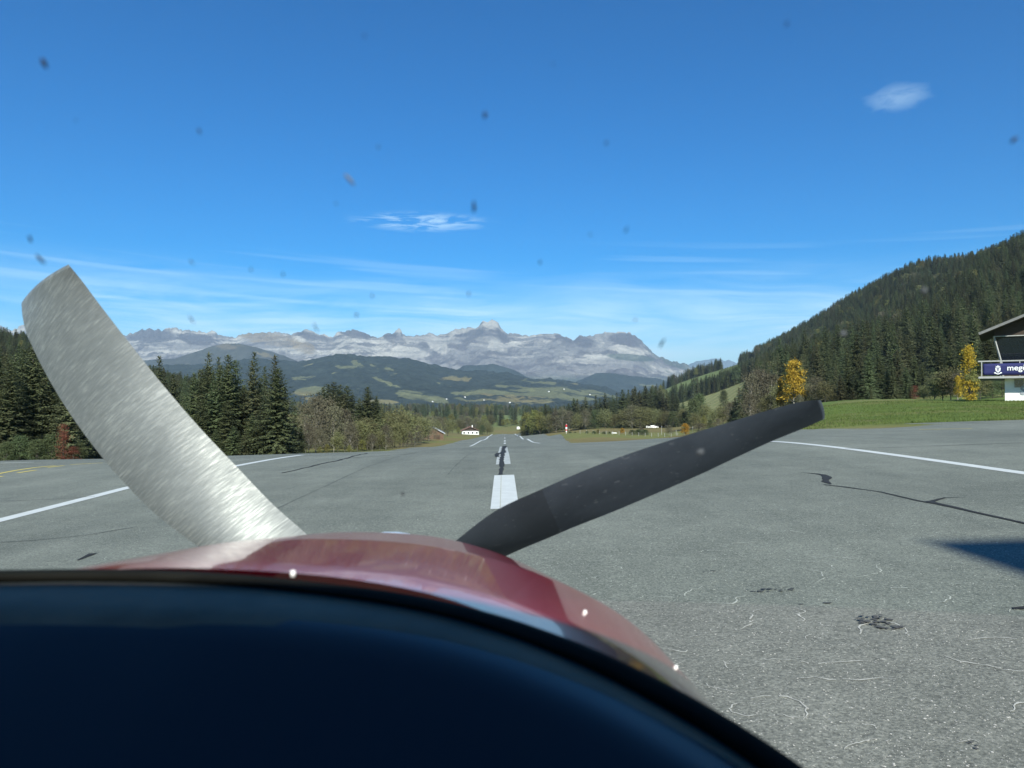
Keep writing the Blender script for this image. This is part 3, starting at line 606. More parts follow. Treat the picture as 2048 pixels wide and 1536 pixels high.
# ------------------------------------------------------------------ trees
def spruce_mesh(seed, H=12.0, Rb=2.3, dense=1.0, ragged=0.25):
    r = random.Random(seed); V_, F_ = [], []
    def kite(p, d, L, w, nrm):
        s = d.cross(nrm).normalized() * w; m = p + d * L * 0.42 - Vector((0, 0, 0.06 * L)); b = len(V_)
        V_.extend([p, m + s, p + d * L, m - s]); F_.append((b, b + 1, b + 2, b + 3))
    nl = int(36 * dense); UP = Vector((0, 0, 1))
    for i in range(nl):
        t = i / (nl - 1); z = H * (0.03 + 0.955 * t ** 0.92)
        Rz = Rb * (1 - z / H) ** 0.78 * (1 - 0.25 * math.exp(-((z / H) / 0.10) ** 2)) + 0.10
        nb = max(4, int((7.5 - 3.0 * t) * dense + r.random()))
        a0 = r.random() * 6.28
        for k in range(nb):
            a = a0 + 6.283 * (k + r.uniform(-0.3, 0.3)) / nb; L = Rz * (1 + r.gauss(0, ragged) * 0.7)
            L = max(0.12, L); out = Vector((math.cos(a), math.sin(a), 0))
            sl = -0.42 + 0.75 * t + r.uniform(-0.12, 0.12)
            ns = max(2, int(2 + L * 2.0)); zz = z + r.uniform(-0.12, 0.12)
            for j in range(ns):
                s = (j + 0.6) / ns
                p = out * (L * s) + Vector((0, 0, zz + sl * L * s - 0.10 * L * s * (1 - s) + 0.10 * L * s * s))
                wl = (0.30 + 0.34 * (1 - s)) * min(1.0, 0.35 + L * 0.5)
                for sd_ in (-1, 1):
                    d = (out * 0.75 + Vector((-out.y, out.x, 0)) * sd_ * r.uniform(0.5, 1.0) + UP * r.uniform(-0.50, 0.0)).normalized()
                    kite(p, d, wl * r.uniform(0.8, 1.4), wl * 0.26, (UP + out * r.uniform(-0.3, 0.5)).normalized())
                if r.random() < 0.8:
                    d = (out * 0.35 + UP * r.uniform(-1.0, -0.45) + Vector((r.uniform(-.3, .3), r.uniform(-.3, .3), 0))).normalized()
                    kite(p, d, wl * r.uniform(0.6, 1.1), wl * 0.26, out)
            kite(out * L * 0.85 + Vector((0, 0, zz + sl * L * 0.85)), (out + UP * (sl + 0.1)).normalized(), 0.28 + 0.12 * L, 0.12, UP)
    for k in range(5): kite(Vector((0, 0, H * 0.965)), Vector((r.uniform(-.25, .25), r.uniform(-.25, .25), 1)).normalized(), H * 0.035 + 0.15, 0.07, Vector((math.cos(k), math.sin(k), 0)))
    return mesh_np('crown', np.array([tuple(p) for p in V_]), np.array(F_), [M['spruce_light'] if seed in (3, 5) else M['spruce']])
def tapered(name, H, r0, mat, wob=0.0, seed=0, top=0.98):
    r = random.Random(seed); n = 6
    pts = [(r.uniform(-wob, wob) * i / n, r.uniform(-wob, wob) * i / n, -0.4 + (H * top + 0.4) * i / n) for i in range(n + 1)]
    mb = MB().tube(pts, [r0 * (1 - 0.9 * i / n) for i in range(n + 1)], 6)
    return mb.mesh(name, mat, True)
def leafy_mesh(seed, H, Rc, mat, trunk_frac=0.3, nclump=70, per=46, leaf=0.20, shape='round', spread=0.62, limb_mat=None, limbs=14, mat2=None, mix2=0.0):
    """an open crown: clumps of leaf blades at the ends of limbs; returns crown mesh (limbs included)"""
    r = random.Random(seed); rn = np.random.default_rng(seed)
    z0 = H * trunk_frac; cz = (z0 + H) / 2; hz_ = (H - z0) / 2
    cs = []
    while len(cs) < nclump:
        v = rn.normal(size=3); v /= np.linalg.norm(v); q = rn.random() ** 0.42
        if shape == 'round': p = np.array([v[0] * Rc * q, v[1] * Rc * q, cz + v[2] * hz_ * q])
        elif shape == 'column':
            zt = rn.random(); w = Rc * (1 - zt) ** 0.6 * (0.35 + 0.65 * min(1, zt * 5)); p = np.array([v[0] * w, v[1] * w, z0 + zt * (H - z0)])
        else:
            zt = rn.random() ** 0.8; w = Rc * math.sqrt(max(0.02, 1 - zt ** 2.2)) * (0.6 + 0.4 * rn.random()); p = np.array([v[0] * w, v[1] * w, z0 + zt * (H - z0)])
        cs.append(p)
    cs = np.array(cs); sp = spread * Rc / 3.0
    sizes = rn.uniform(0.6, 1.35, nclump)
    n = nclump * per
    ctr = np.repeat(cs, per, 0) + rn.normal(size=(n, 3)) * (np.repeat(sizes, per)[:, None] * sp * np.array([1, 1, 0.75]))
    ctr[:, 2] = np.maximum(ctr[:, 2], 0.05)
    a = rn.normal(size=(n, 3)); a /= np.linalg.norm(a, axis=1)[:, None]; b = np.cross(a, rn.normal(size=(n, 3))); b /= np.linalg.norm(b, axis=1)[:, None]
    L = leaf * rn.uniform(0.6, 1.5, n)[:, None]
    v = np.stack([ctr - a * L, ctr + b * L * 0.55, ctr + a * L, ctr - b * L * 0.55], 1).reshape(-1, 3)
    f = np.arange(n * 4).reshape(-1, 4); mi = np.zeros(n, int)
    mats = [mat]
    if mat2 is not None:
        mats.append(mat2); hot = (vnoise(cs[:, 0] * 0.7, cs[:, 1] * 0.7, cs[:, 2] * 0.45, seed=seed) < mix2); mi = np.repeat(hot.astype(int), per)
    if limb_mat is not None and limbs:
        mb = MB(); order = rn.permutation(nclump)[:limbs]
        for j in order:
            p = cs[j]; base = Vector((0, 0, max(0.2, min(p[2] * 0.65, H * 0.6) * rn.uniform(0.6, 1.0)))); e_ = Vector(p)
            midp = base.lerp(e_, 0.5) + Vector((0, 0, -0.06 * H * rn.random()))
            mb.tube([base, midp, e_], [0.030 * H * 0.28, 0.02 * H * 0.25, 0.012], 4, False)
        lv = np.array(mb.v); lf = np.array([q for q in mb.f]); mats.append(limb_mat)
        f = np.concatenate([f, lf + len(v)]); v = np.concatenate([v, lv]); mi = np.concatenate([mi, np.full(len(lf), len(mats) - 1)])
    return mesh_np('crown', v, f, mats, False, None, mi)

SPR = [spruce_mesh(s, 12.0, rb, dn, rg) for s, rb, dn, rg in [(1, 2.7, 1.1, .25), (2, 3.1, 1.1, .32), (3, 2.3, 1.05, .28), (4, 3.4, 1.15, .35), (5, 2.9, 1.1, .40), (6, 2.0, 1.0, .22)]]
SPR_T = tapered('trunk', 12.0, 0.17, M['bark'], 0.05, 1)
SPR_B = spruce_mesh(11, 12.0, 3.4, 1.25, .38)
DEC = {
    'olive': [leafy_mesh(s, 10, 3.4, M['olive'], 0.16, 90, 44, 0.17, 'round', 0.62, M['bark'], 18) for s in (31, 32, 33)],
    'brown': [leafy_mesh(s, 10, 3.2, M['brown'], 0.18, 80, 40, 0.15, 'dome', 0.70, M['birch'], 26) for s in (41, 42, 43)],
    'green': [leafy_mesh(s, 10, 3.2, M['green'], 0.10, 95, 44, 0.17, 'dome', 0.62, M['bark'], 14) for s in (51, 52)],
    'lime': [leafy_mesh(s, 10, 2.6, M['lime'], 0.15, 80, 42, 0.16, 'dome', 0.62, M['bark'], 14) for s in (61, 62)],
    'gold': [leafy_mesh(s, 10, 2.5, M['gold'], 0.18, 95, 46, 0.17, 'dome', 0.52, M['bark'], 12, M['lime'], 0.25) for s in (71, 72)],
    'poplar': [leafy_mesh(81, 10, 1.55, M['gold'], 0.03, 95, 40, 0.14, 'column', 0.75, M['bark'], 10, M['lime'], 0.42)],
    'rust': [leafy_mesh(91, 10, 2.0, M['rust'], 0.02, 60, 40, 0.14, 'column', 0.85, M['bark'], 8)],
}
DEC_T = {k: tapered('trunk', 10.0, 0.16 if k != 'brown' else 0.13, M['birch'] if k in ('brown', 'gold') else M['bark'], 0.25, i + 5, 0.7) for i, k in enumerate(DEC)}
rs = random.Random(99)
count = {'spruce': 0}
SPRUCES = []
def plant(kind, px, d, top, label, group=None, name=None, cat='tree', width=1.0, base=None, h=None, var=None):
    x = (px - 1024) / F * d; z = G1(x, d)
    if h is None:
        h = at(px, top, d).z - z
    h = max(h, 0.6)
    if kind == 'spruce':
        crown = SPR[var if var is not None else rs.randrange(6)]; tr_ = SPR_T; s = h / 12.0; nm = name or 'spruce_tree'; count['spruce'] += 1
    elif kind == 'broad_spruce':
        crown = SPR_B; tr_ = SPR_T; s = h / 12.0; nm = name or 'spruce_tree'; count['spruce'] += 1
    else:
        vs = DEC[kind]; crown = vs[var if var is not None else rs.randrange(len(vs))]; tr_ = DEC_T[kind]; s = h / 10.0; nm = name or 'broadleaf_tree'
    root = empty(nm, (x, d, z - 0.05), rs.random() * 6.283); root.scale = (s * width, s * width, s)
    tag(root, label, cat, group)
    link('crown', crown, root); link('trunk', tr_, root)
    if kind == 'spruce': SPRUCES.append(root)
    return root

# --- row of tall spruces at the edge of the turning area
L1 = 'dark spruce in the dense stand beyond the yellow taxi lines'; g1 = 'spruces beyond the yellow taxi lines'
for px, d, top in [(-75, 64, 690), (-40, 60, 705), (-12, 66, 690), (20, 60, 724), (48, 70, 700), (104, 64, 728), (138, 62, 760), (30, 78, 708), (85, 80, 720), (168, 66, 790), (195, 70, 815), (215, 74, 800), (130, 82, 715), (185, 84, 725)]:
    plant('spruce', px, d, top, L1, g1, width=1.15)
plant('spruce', 66, 63, 690, 'tallest spruce of the stand beyond the yellow taxi lines', g1, var=3)
for px, d, top in [(40, 58, 872), (75, 57, 880), (105, 58, 870), (160, 60, 885), (15, 57, 885)]:
    plant('green', px, d, top, 'low dark bush at the foot of the spruces beyond the taxi lines', 'bushes under the spruces', 'bush', 'bush', width=1.3)
plant('rust', 128, 57.5, 850, 'rusty red dying sapling at the foot of the dark spruces', None, 'sapling', 'tree', width=0.9)
plant('rust', 148, 58, 893, 'small rusty red bush beside the dying sapling', None, 'bush', 'bush', width=2.0)
L2 = 'dark spruce in the tall row standing behind the white edge line'; g2 = 'spruces behind the white edge line'
for px, d, top, w in [(240, 88, 790, 1), (265, 90, 775, 1), (290, 96, 780, 1), (345, 98, 748, 1), (365, 92, 790, 1), (388, 94, 745, 1), (404, 96, 738, 1), (418, 92, 732, 1), (428, 88, 760, 1.1), (471, 94, 720, 1), (486, 92, 775, 1.1), (520, 94, 755, 1), (455, 86, 800, 1.2), (402, 86, 800, 1.2), (380, 84, 830, 1.2), (505, 86, 825, 1.2), (530, 88, 815, 1.1), (570, 92, 775, 1.1), (350, 84, 840, 1.2), (590, 92, 812, 1.2), (310, 86, 815, 1.2), (440, 96, 730, 1.)]:
    plant('spruce', px, d, top, L2, g2, width=w * 1.05)
for px, d, top in [(396, 83, 850), (432, 82, 858), (468, 83, 852), (512, 84, 848), (545, 86, 840), (580, 88, 842), (360, 82, 862), (490, 82, 866), (328, 81, 868), (602, 90, 850)]:
    plant('spruce', px, d, top, 'low young spruce at the foot of the tall row behind the white edge line', 'young spruces below the tall row', width=1.5)
plant('spruce', 318, 104, 712, 'lone high spruce tip just clear of the silver propeller blade', None, var=5)
plant('spruce', 437, 92, 714, 'pointed spruce next to the tallest one in the row', None, var=5, width=.9)
plant('spruce', 456, 90, 709, 'tallest spruce of the row behind the white edge line', None, var=0, width=1.1)
plant('spruce', 504, 92, 721, 'slim high spruce standing clear between the two groups of the row', None, var=2, width=1.0)
plant('broad_spruce', 556, 84, 737, 'broad spruce that ends the tall row beside the brown leafless trees', None, width=1.30)
# --- leafless and fading trees along the runway's far edge
for i, (px, d, top, k, w) in enumerate([(612, 100, 812, 'brown', .9), (632, 108, 795, 'brown', .9), (650, 118, 800, 'brown', 1), (618, 92, 850, 'brown', 1.), (668, 112, 815, 'brown', 1), (690, 116, 822, 'brown', 1), (640, 98, 858, 'brown', 1.1), (702, 104, 848, 'brown', 1.0), (676, 100, 862, 'olive', .9)]):
    plant(k, px, d, top, 'thin brown nearly leafless tree in the thicket past the tall spruces', 'leafless trees past the tall spruces', width=w)
for px, d, top in [(646, 150, 774), (656, 146, 768), (667, 152, 764), (681, 148, 769), (694, 152, 772), (705, 154, 788), (637, 150, 784), (662, 142, 785), (688, 143, 788)]:
    plant('spruce', px, d, top, 'spruce in the small group rising behind the leafless thicket', 'spruces behind the leafless thicket', width=1.45)
plant('broad_spruce', 735, 138, 774, 'round dark spruce standing over the fading trees near the grass edge', None, width=1.15)
plant('spruce', 753, 139, 792, 'smaller spruce leaning against the round dark spruce', None, width=1.1)
plant('spruce', 719, 138, 797, 'dim spruce on the shaded flank of the round dark spruce', None, width=1.1)
for i, (px, d, top, k) in enumerate([(716, 118, 838, 'olive'), (735, 126, 835, 'olive'), (752, 138, 832, 'olive'), (770, 150, 822, 'olive'), (790, 165, 818, 'olive'), (806, 190, 820, 'olive'), (824, 215, 828, 'olive'), (772, 128, 852, 'brown'), (800, 160, 845, 'olive'), (842, 240, 832, 'olive'), (858, 270, 834, 'brown'), (830, 200, 850, 'brown'), (848, 250, 852, 'brown'), (760, 118, 862, 'olive'), (786, 140, 862, 'olive'), (815, 175, 860, 'brown'), (838, 225, 862, 'brown'), (745, 112, 868, 'brown'), (868, 330, 838, 'olive'), (880, 360, 836, 'brown'), (895, 400, 838, 'olive')]):
    plant(k, px, d, top, 'fading olive tree in the long clump between the spruces and the barn', 'fading trees along the grass edge', width=1.15)
for px, d, top in [(640, 94, 893), (655, 96, 888), (700, 102, 890), (725, 108, 880)]:
    plant('lime', px, d, top, 'small yellow-green bush at the edge of the leafless thicket', 'bushes at the thicket edge', 'bush', 'bush', width=1.3)
# --- trees round the farmhouse and down at the runway's end
for px, d, top, k in [(905, 640, 840, 'olive'), (918, 650, 838, 'olive'), (935, 660, 836, 'brown'), (952, 660, 837, 'brown'), (966, 655, 838, 'olive'), (975, 640, 846, 'olive'), (980, 620, 850, 'olive'), (965, 610, 851, 'green'), (897, 520, 842, 'olive')]:
    plant(k, px, d, top, 'fading round tree clustered about the white farmhouse', 'trees about the farmhouse', width=1.2)
plant('lime', 917, 585, 855, 'yellow-green bush against the end of the farmhouse', None, 'bush', 'bush', width=1.3)
plant('green', 961, 590, 860, 'dark little bush at the farmhouse corner', None, 'bush', 'bush', width=1.3)
for px in (1006, 1014, 1023, 1032, 1041):
    plant('lime', px, 850 + rs.uniform(-8, 8), 838 + abs(px - 1014) * 0.10, 'yellow-green bush in the row on the meadow past the runway end', 'bushes on the meadow past the runway end', 'bush', 'bush', width=1.5)
rs2 = random.Random(5)
for i in range(44):
    px = 745 + i * 6.0 + rs2.uniform(-4, 4); d = rs2.uniform(900, 1150); z = G1((px - 1024) / F * d, d)
    plant('spruce', px, d, 0, 'far spruce in the belt of trees beyond the farmhouse', 'far spruces beyond the farmhouse', h=rs2.uniform(16, 30), width=1.35)
for i in range(26):
    px = 780 + i * 12 + rs2.uniform(-4, 4); d = rs2.uniform(820, 900)
    if 985 < px < 1050: continue
    plant(rs2.choice(['olive', 'olive', 'brown', 'lime']), px, d, 0, 'far fading tree in the belt beyond the farmhouse', 'far fading trees beyond the farmhouse', h=rs2.uniform(10, 16), width=1.2)
# --- long tree line beyond the meadow and the fence
gA = 'tree line behind the meadow fence'
for i, px in enumerate(range(1048, 1372, 9)):
    d = rs2.uniform(455, 540); top = np.interp(px, [1048, 1090, 1130, 1180, 1230, 1270, 1310, 1345, 1372], [822, 812, 800, 796, 786, 776, 771, 782, 800]) + rs2.uniform(-5, 12)
    plant('spruce', px + rs2.uniform(-3, 3), d, top, 'tall spruce in the long tree line behind the meadow fence', gA, width=1.35)
for i, px in enumerate(range(1225, 1360, 11)):
    plant('spruce', px + rs2.uniform(-3, 3), rs2.uniform(560, 640), np.interp(px, [1225, 1310, 1360], [788, 774, 790]) + rs2.uniform(-4, 8), 'tall spruce in the long tree line behind the meadow fence', gA, width=1.3)
for px, d, top, k in [(1054, 470, 826, 'lime'), (1068, 460, 822, 'lime'), (1080, 455, 826, 'lime'), (1098, 450, 828, 'olive'), (1112, 448, 824, 'brown'), (1125, 445, 820, 'brown'), (1138, 440, 823, 'brown'), (1152, 440, 826, 'olive'), (1170, 440, 820, 'brown'), (1190, 440, 822, 'green'), (1210, 436, 818, 'olive'), (1228, 436, 826, 'olive'), (1248, 434, 815, 'olive'), (1264, 432, 812, 'brown'), (1280, 430, 812, 'olive'), (1296, 430, 815, 'olive'), (1314, 428, 818, 'olive'), (1330, 425, 822, 'olive'), (1346, 420, 824, 'green'), (1358, 410, 826, 'green')]:
    plant(k, px, d, top, 'fading broadleaf tree along the foot of the tree line behind the fence', 'broadleaf trees behind the meadow fence', width=1.15)
# --- clump where the meadow slope meets the tree line
for px, d, top, k, w in [(1372, 340, 815, 'olive', 1.1), (1386, 330, 800, 'green', .9), (1398, 340, 790, 'green', .8), (1412, 330, 808, 'olive', 1.), (1428, 300, 818, 'olive', 1.1), (1446, 280, 812, 'olive', 1.1), (1390, 310, 825, 'olive', 1), (1408, 290, 832, 'lime', 1), (1462, 260, 806, 'brown', 1.1), (1436, 260, 838, 'brown', 1.1), (1420, 262, 840, 'green', 1.0), (1465, 230, 822, 'green', 1.)]:
    plant(k, px, d, top, 'rounded tree in the clump below the striped hay meadow', 'clump below the striped meadow', width=w)
plant('green', 1447, 520, 782, 'single round tree on the striped hay meadow', None, width=.75)
plant('gold', 1428, 930, 762, 'small orange larch in the hedge between the two meadows', None, 'larch_tree', width=1.0)
for px, d, top in [(1478, 225, 775), (1490, 215, 765), (1500, 230, 752), (1484, 205, 800), (1512, 220, 770), (1470, 240, 795), (1520, 205, 785)]:
    plant('spruce', px, d, top, 'dark spruce at the hem of the hill beside the striped meadow', 'spruces at the hem of the hill', width=1.1)
# --- fringe in front of the hill, behind the grass bank
for px, d, top, k, w in [(1502, 180, 752, 'brown', .9), (1520, 185, 742, 'brown', .9), (1540, 180, 750, 'brown', 1), (1555, 170, 765, 'olive', 1), (1570, 160, 775, 'olive', 1), (1610, 155, 765, 'olive', 1.05), (1632, 150, 756, 'brown', 1.2), (1650, 148, 762, 'olive', 1.2), (1662, 152, 772, 'olive', 1.), (1530, 160, 790, 'olive', 1.), (1600, 148, 790, 'brown', 1.1), (1500, 175, 790, 'brown', 1.)]:
    plant(k, px, d, top, 'greyish fading tree in the fringe between the hill and the grass bank', 'fading trees at the foot of the hill', width=w)
plant('gold', 1588, 152, 722, 'bright golden birch standing out at the foot of the wooded hill', None, 'birch_tree', width=1.05, var=0)
plant('gold', 1560, 158, 758, 'small golden sapling next to the bright birch', None, 'birch_tree', width=0.5, var=1)
for px, d, top, w in [(1680, 150, 748, 1.1), (1697, 152, 735, 1), (1716, 150, 742, 1.1), (1760, 158, 716, 1.2), (1776, 152, 740, 1.2), (1795, 160, 700, 1), (1812, 152, 735, 1.1), (1830, 165, 712, 1.1), (1846, 158, 728, 1.1), (1705, 143, 775, 1.2), (1742, 142, 772, 1.3), (1820, 144, 770, 1.2), (1865, 160, 735, 1.1), (1880, 170, 705, 1.1), (1900, 165, 690, 1), (1925, 168, 680, 1.1), (1950, 160, 690, 1.1), (1975, 165, 670, 1.1), (1995, 160, 690, 1.), (2020, 165, 650, 1.), (2045, 170, 640, 1.), (2075, 160, 640, 1.), (1940, 142, 740, 1.2), (1975, 140, 745, 1.2), (1722, 158, 712, 1)]:
    plant('spruce', px, d, top, 'big spruce at the foot of the wooded hill behind the grass bank', 'spruces behind the grass bank', width=w * rs.uniform(1.1, 1.45), var=rs.choice([1, 2, 3, 4, 1, 3]))
plant('broad_spruce', 1738, 148, 698, 'widest spruce with drooping boughs near the middle of the grass bank', None, width=0.80)
plant('broad_spruce', 1785, 150, 722, 'bushy spruce with hanging boughs next to the widest one', None, width=0.70)
for px, d, top, k, w in [(1868, 128, 752, 'brown', 1.1), (1885, 126, 742, 'olive', 1.2), (1902, 124, 735, 'olive', 1.2), (1915, 122, 748, 'brown', 1.2), (1848, 132, 768, 'olive', 1.0), (1960, 126, 745, 'olive', 1.1), (1985, 128, 752, 'green', 1.2), (2005, 130, 740, 'green', 1.2)]:
    plant(k, px, d, top, 'grey-green bushy tree near the chalet with the banner', 'bushy trees near the chalet', width=w)
plant('poplar', 1939, 112, 690, 'slender yellow poplar beside the chalet balcony', None, 'poplar_tree', width=0.9)
plant('gold', 1916, 116, 752, 'low orange bush leaning on the yellow poplar', None, 'bush', 'bush', width=0.62, var=1)
plant('rust', 1830, 138, 772, 'russet bush among the spruces on the grass bank', None, 'bush', 'bush', width=1.4).children[0]
# --- lowest slope of the hill: individual spruces, up to the limit; the far wood above is one mass
rh = np.random.default_rng(4); near = []
while len(near) < 3000:
    px = rh.uniform(1490, 2110); d = rh.uniform(175, 330) if px > 1560 else rh.uniform(230, 420)
    x = (px - 1024) / F * d
    if all((x - q[0]) ** 2 + (d - q[1]) ** 2 > 26 for q in near[-400:]): near.append((x, d, px))
    if len(near) >= 285 - count['spruce']: break
for x, d, px in near:
    plant('spruce', px, d, 0, 'dark spruce on the lower slope of the wooded hill', 'spruces on the lower slope of the wooded hill', h=rh.uniform(11, 20), width=rh.uniform(.8, 1.05))

def forest(name, pts, lo, hi, seed, leafy=0.05):
    pts = np.array(pts); z = G(pts[:, 0], pts[:, 1]) - 0.3
    me = bpy.data.meshes.new(name); me.vertices.add(len(pts)); me.vertices.foreach_set('co', np.column_stack([pts, z]).astype(np.float32).ravel())
    rn = np.random.default_rng(seed)
    for nm, arr in (('size', rn.uniform(lo, hi, len(pts)) / 12.0), ('turn', rn.uniform(0, 6.283, len(pts)))):
        a_ = me.attributes.new(nm, 'FLOAT', 'POINT'); a_.data.foreach_set('value', arr.astype(np.float32))
    a_ = me.attributes.new('pick', 'INT', 'POINT'); pk = rn.integers(4, 10, len(pts)); bl = rn.random(len(pts)) < leafy; pk[bl] = rn.integers(0, 4, bl.sum()); a_.data.foreach_set('value', pk.astype(np.int32))
    o = link(name, me); tag(o, kind='stuff')
    ng = bpy.data.node_groups.new(name + '_nodes', 'GeometryNodeTree')
    ng.interface.new_socket('Geometry', in_out='INPUT', socket_type='NodeSocketGeometry'); ng.interface.new_socket('Geometry', in_out='OUTPUT', socket_type='NodeSocketGeometry')
    gi = ng.nodes.new('NodeGroupInput'); go = ng.nodes.new('NodeGroupOutput')
    jn = ng.nodes.new('GeometryNodeJoinGeometry')
    seen = {}
    for t_ in SPRUCES:
        cr = [c for c in t_.children if c.name.startswith('crown')][0]
        seen.setdefault(cr.data.name, cr)
    extra = [o for o in bpy.data.objects if o.name.startswith('crown') and o.data in (DEC['olive'][0], DEC['brown'][1], DEC['green'][0], DEC['lime'][0])]
    srcs = list(seen.values())[:6]; ex = {}
    for o_ in extra: ex.setdefault(o_.data.name, o_)
    srcs += list(ex.values())
    for cr in srcs:
        oi = ng.nodes.new('GeometryNodeObjectInfo'); oi.transform_space = 'ORIGINAL'; oi.inputs['Object'].default_value = cr; oi.inputs['As Instance'].default_value = True
        ng.links.new(oi.outputs['Geometry'], jn.inputs[0])
    ip = ng.nodes.new('GeometryNodeInstanceOnPoints'); ip.inputs['Pick Instance'].default_value = True
    def attr(nm, ty):
        n = ng.nodes.new('GeometryNodeInputNamedAttribute'); n.data_type = ty; n.inputs[0].default_value = nm
        return n.outputs[0]
    cx = ng.nodes.new('ShaderNodeCombineXYZ'); ng.links.new(attr('turn', 'FLOAT'), cx.inputs[2])
    ng.links.new(gi.outputs[0], ip.inputs['Points']); ng.links.new(jn.outputs[0], ip.inputs['Instance'])
    ng.links.new(attr('pick', 'INT'), ip.inputs['Instance Index'])
    e2r = ng.nodes.new('FunctionNodeEulerToRotation'); ng.links.new(cx.outputs[0], e2r.inputs[0]); ng.links.new(e2r.outputs[0], ip.inputs['Rotation'])
    sc = ng.nodes.new('ShaderNodeCombineXYZ'); sz = attr('size', 'FLOAT')
    for i in range(3): ng.links.new(sz, sc.inputs[i])
    ng.links.new(sc.outputs[0], ip.inputs['Scale']); ng.links.new(ip.outputs[0], go.inputs[0])
    md = o.modifiers.new('scatter', 'NODES'); md.node_group = ng
    return o
rf = np.random.default_rng(8); pts = []
cand = np.column_stack([rf.uniform(1480, 2160, 60000), np.sqrt(rf.uniform(300 ** 2, 1750 ** 2, 60000))])
cx_ = (cand[:, 0] - 1024) / F * cand[:, 1]; cz_ = G(cx_, cand[:, 1]); cqx, cqy = ppx(cx_, cand[:, 1], cz_)
okm = (cand[:, 1] > np.where(cand[:, 0] > 1560, 318, 415)) & ((cand[:, 0] > 1512) | ((cand[:, 1] > 930) & (cand[:, 1] < 1100)) | ((cand[:, 1] > 1500)))
for (a_, b_, c_, d_) in [(1705, 698, 12, 10), (1662, 690, 12, 9), (1700, 700, 10, 10)]: okm &= ~((((cqx - a_) / c_) ** 2 + ((cqy - b_) / d_) ** 2) < 1)
cell = {}
for x, y in zip(cx_[okm], cand[okm, 1]):
    k = (int(x // 7.4), int(y // 7.4))
    if k not in cell: cell[k] = (x, y)
hill = list(cell.values())
# hedge between the meadows and trees along the green ridge
for i in range(260):
    px = rf.uniform(1340, 1520); d = np.interp(px, [1340, 1430, 1520], [960, 930, 960]) + rf.uniform(-28, 28)
    if px < 1370 and rf.random() < .5: continue
    hill.append(((px - 1024) / F * d, d))
for i in range(160):
    px = 1335 + 110 * rf.random(); d = 1540 + rf.uniform(-30, 60); hill.append(((px - 1024) / F * d, d))
forest('hillside_forest', hill, 13, 26, 1)
lp = []
for i in range(2600):
    px = rf.uniform(-200, 560); d = math.sqrt(rf.uniform(110 ** 2, 820 ** 2))
    if px > 340 and rf.random() < 0.4: continue
    lp.append(((px - 1024) / F * d, d))
forest('slope_forest', lp, 10, 17, 2)
bp = []
for i in range(1500):
    px = rf.uniform(560, 1330); d = rf.uniform(1080, 2300)
    if rf.random() < 0.55 and vnoise([px / 40], [d / 180], seed=3)[0] < 0.5: continue
    bp.append(((px - 1024) / F * d, d))
forest('valley_forest', bp, 13, 25, 3, 0.35)

# ------------------------------------------------------------------ grass on the bank
rg = np.random.default_rng(12); n = 42000
d_ = rg.uniform(44.5, 80, n); pxg = rg.uniform(1560, 2080, n); xg = (pxg - 1024) / F * d_
kp = xg > xr(d_) + 0.15; xg, d_ = xg[kp], d_[kp]; n = len(xg)
zg = G(xg, d_); hgt = rg.uniform(0.05, 0.16, n) * (0.6 + 0.9 * fbm(xg / 2.5, d_ / 2.5, seed=6)); an = rg.uniform(0, 6.283, n); wd = rg.uniform(0.01, 0.03, n)
lx = rg.normal(0, 0.05, n); ly = rg.normal(0, 0.05, n)
zg = zg + (fbm(xg / 7, d_ / 7, seed=3, octv=4) - 0.5) * 0.35 * (sstep(14, 26, xg - 0.02 * d_) * sstep(38, 50, d_)) - 0.02
v = np.stack([np.stack([xg - np.cos(an) * wd, d_ - np.sin(an) * wd, zg], 1), np.stack([xg + np.cos(an) * wd, d_ + np.sin(an) * wd, zg], 1), np.stack([xg + lx, d_ + ly, zg + hgt], 1)], 1).reshape(-1, 3)
M['grass'] = material('grass_blades', (0.115, 0.155, 0.042), 0.8, 0.35, 0.5, spec=0.15, translucent=0.3)
tag(link('grass', mesh_np('grass', v, np.arange(n * 3).reshape(-1, 3), [M['grass']])), kind='stuff')

# ------------------------------------------------------------------ chalet with balcony and banner
M['render'] = material('white_render', (0.74, 0.75, 0.72), 0.85, 0.06, 1.2, bump=0.15)
M['timber'] = material('dark_timber', (0.055, 0.040, 0.030), 0.8, 0.3, 3.0, stretch=(1, 1, 6))
M['trim'] = material('weathered_grey_trim', (0.34, 0.34, 0.33), 0.7, 0.15, 4.0)
M['edge'] = material('dull_grey_board', (0.17, 0.17, 0.165), 0.8, 0.2, 3.0)
M['slate'] = material('grey_roof', (0.16, 0.155, 0.15), 0.75, 0.2, 2.0)
M['glass'] = material('dark_window_glass', (0.012, 0.016, 0.022), 0.06, 0.1, 2.0, spec=0.6)
M['navy'] = material('navy_banner_cloth', (0.022, 0.025, 0.105), 0.7, 0.12, 1.2)
M['letter'] = material('white_print', (0.78, 0.78, 0.80), 0.7, 0.04, 4.0)
M['greyletter'] = material('grey_letter', (0.30, 0.32, 0.34), 0.6, 0.1, 4.0)
M['wood'] = material('brown_boards', (0.125, 0.078, 0.050), 0.8, 0.35, 1.5, stretch=(7, 7, 0.4))
M['redroof'] = material('brown_red_roof', (0.20, 0.11, 0.075), 0.8, 0.25, 1.0)
D = 75.0; c0 = at(2010, 803, D); zb = G1(c0.x + 1.5, D) - 0.1; c0.z = zb
ch = empty('chalet', (c0.x, D, zb)); tag(ch, 'white rendered chalet with dark upper floor, balcony and navy banner on the grass bank', 'chalet')
def zof(py): return at(2010, py, D).z - zb
TH = math.atan(48.1 / 75.0); ch.rotation_euler[2] = -TH
def xof(px): return (px - 2010) / F * D * math.cos(TH)
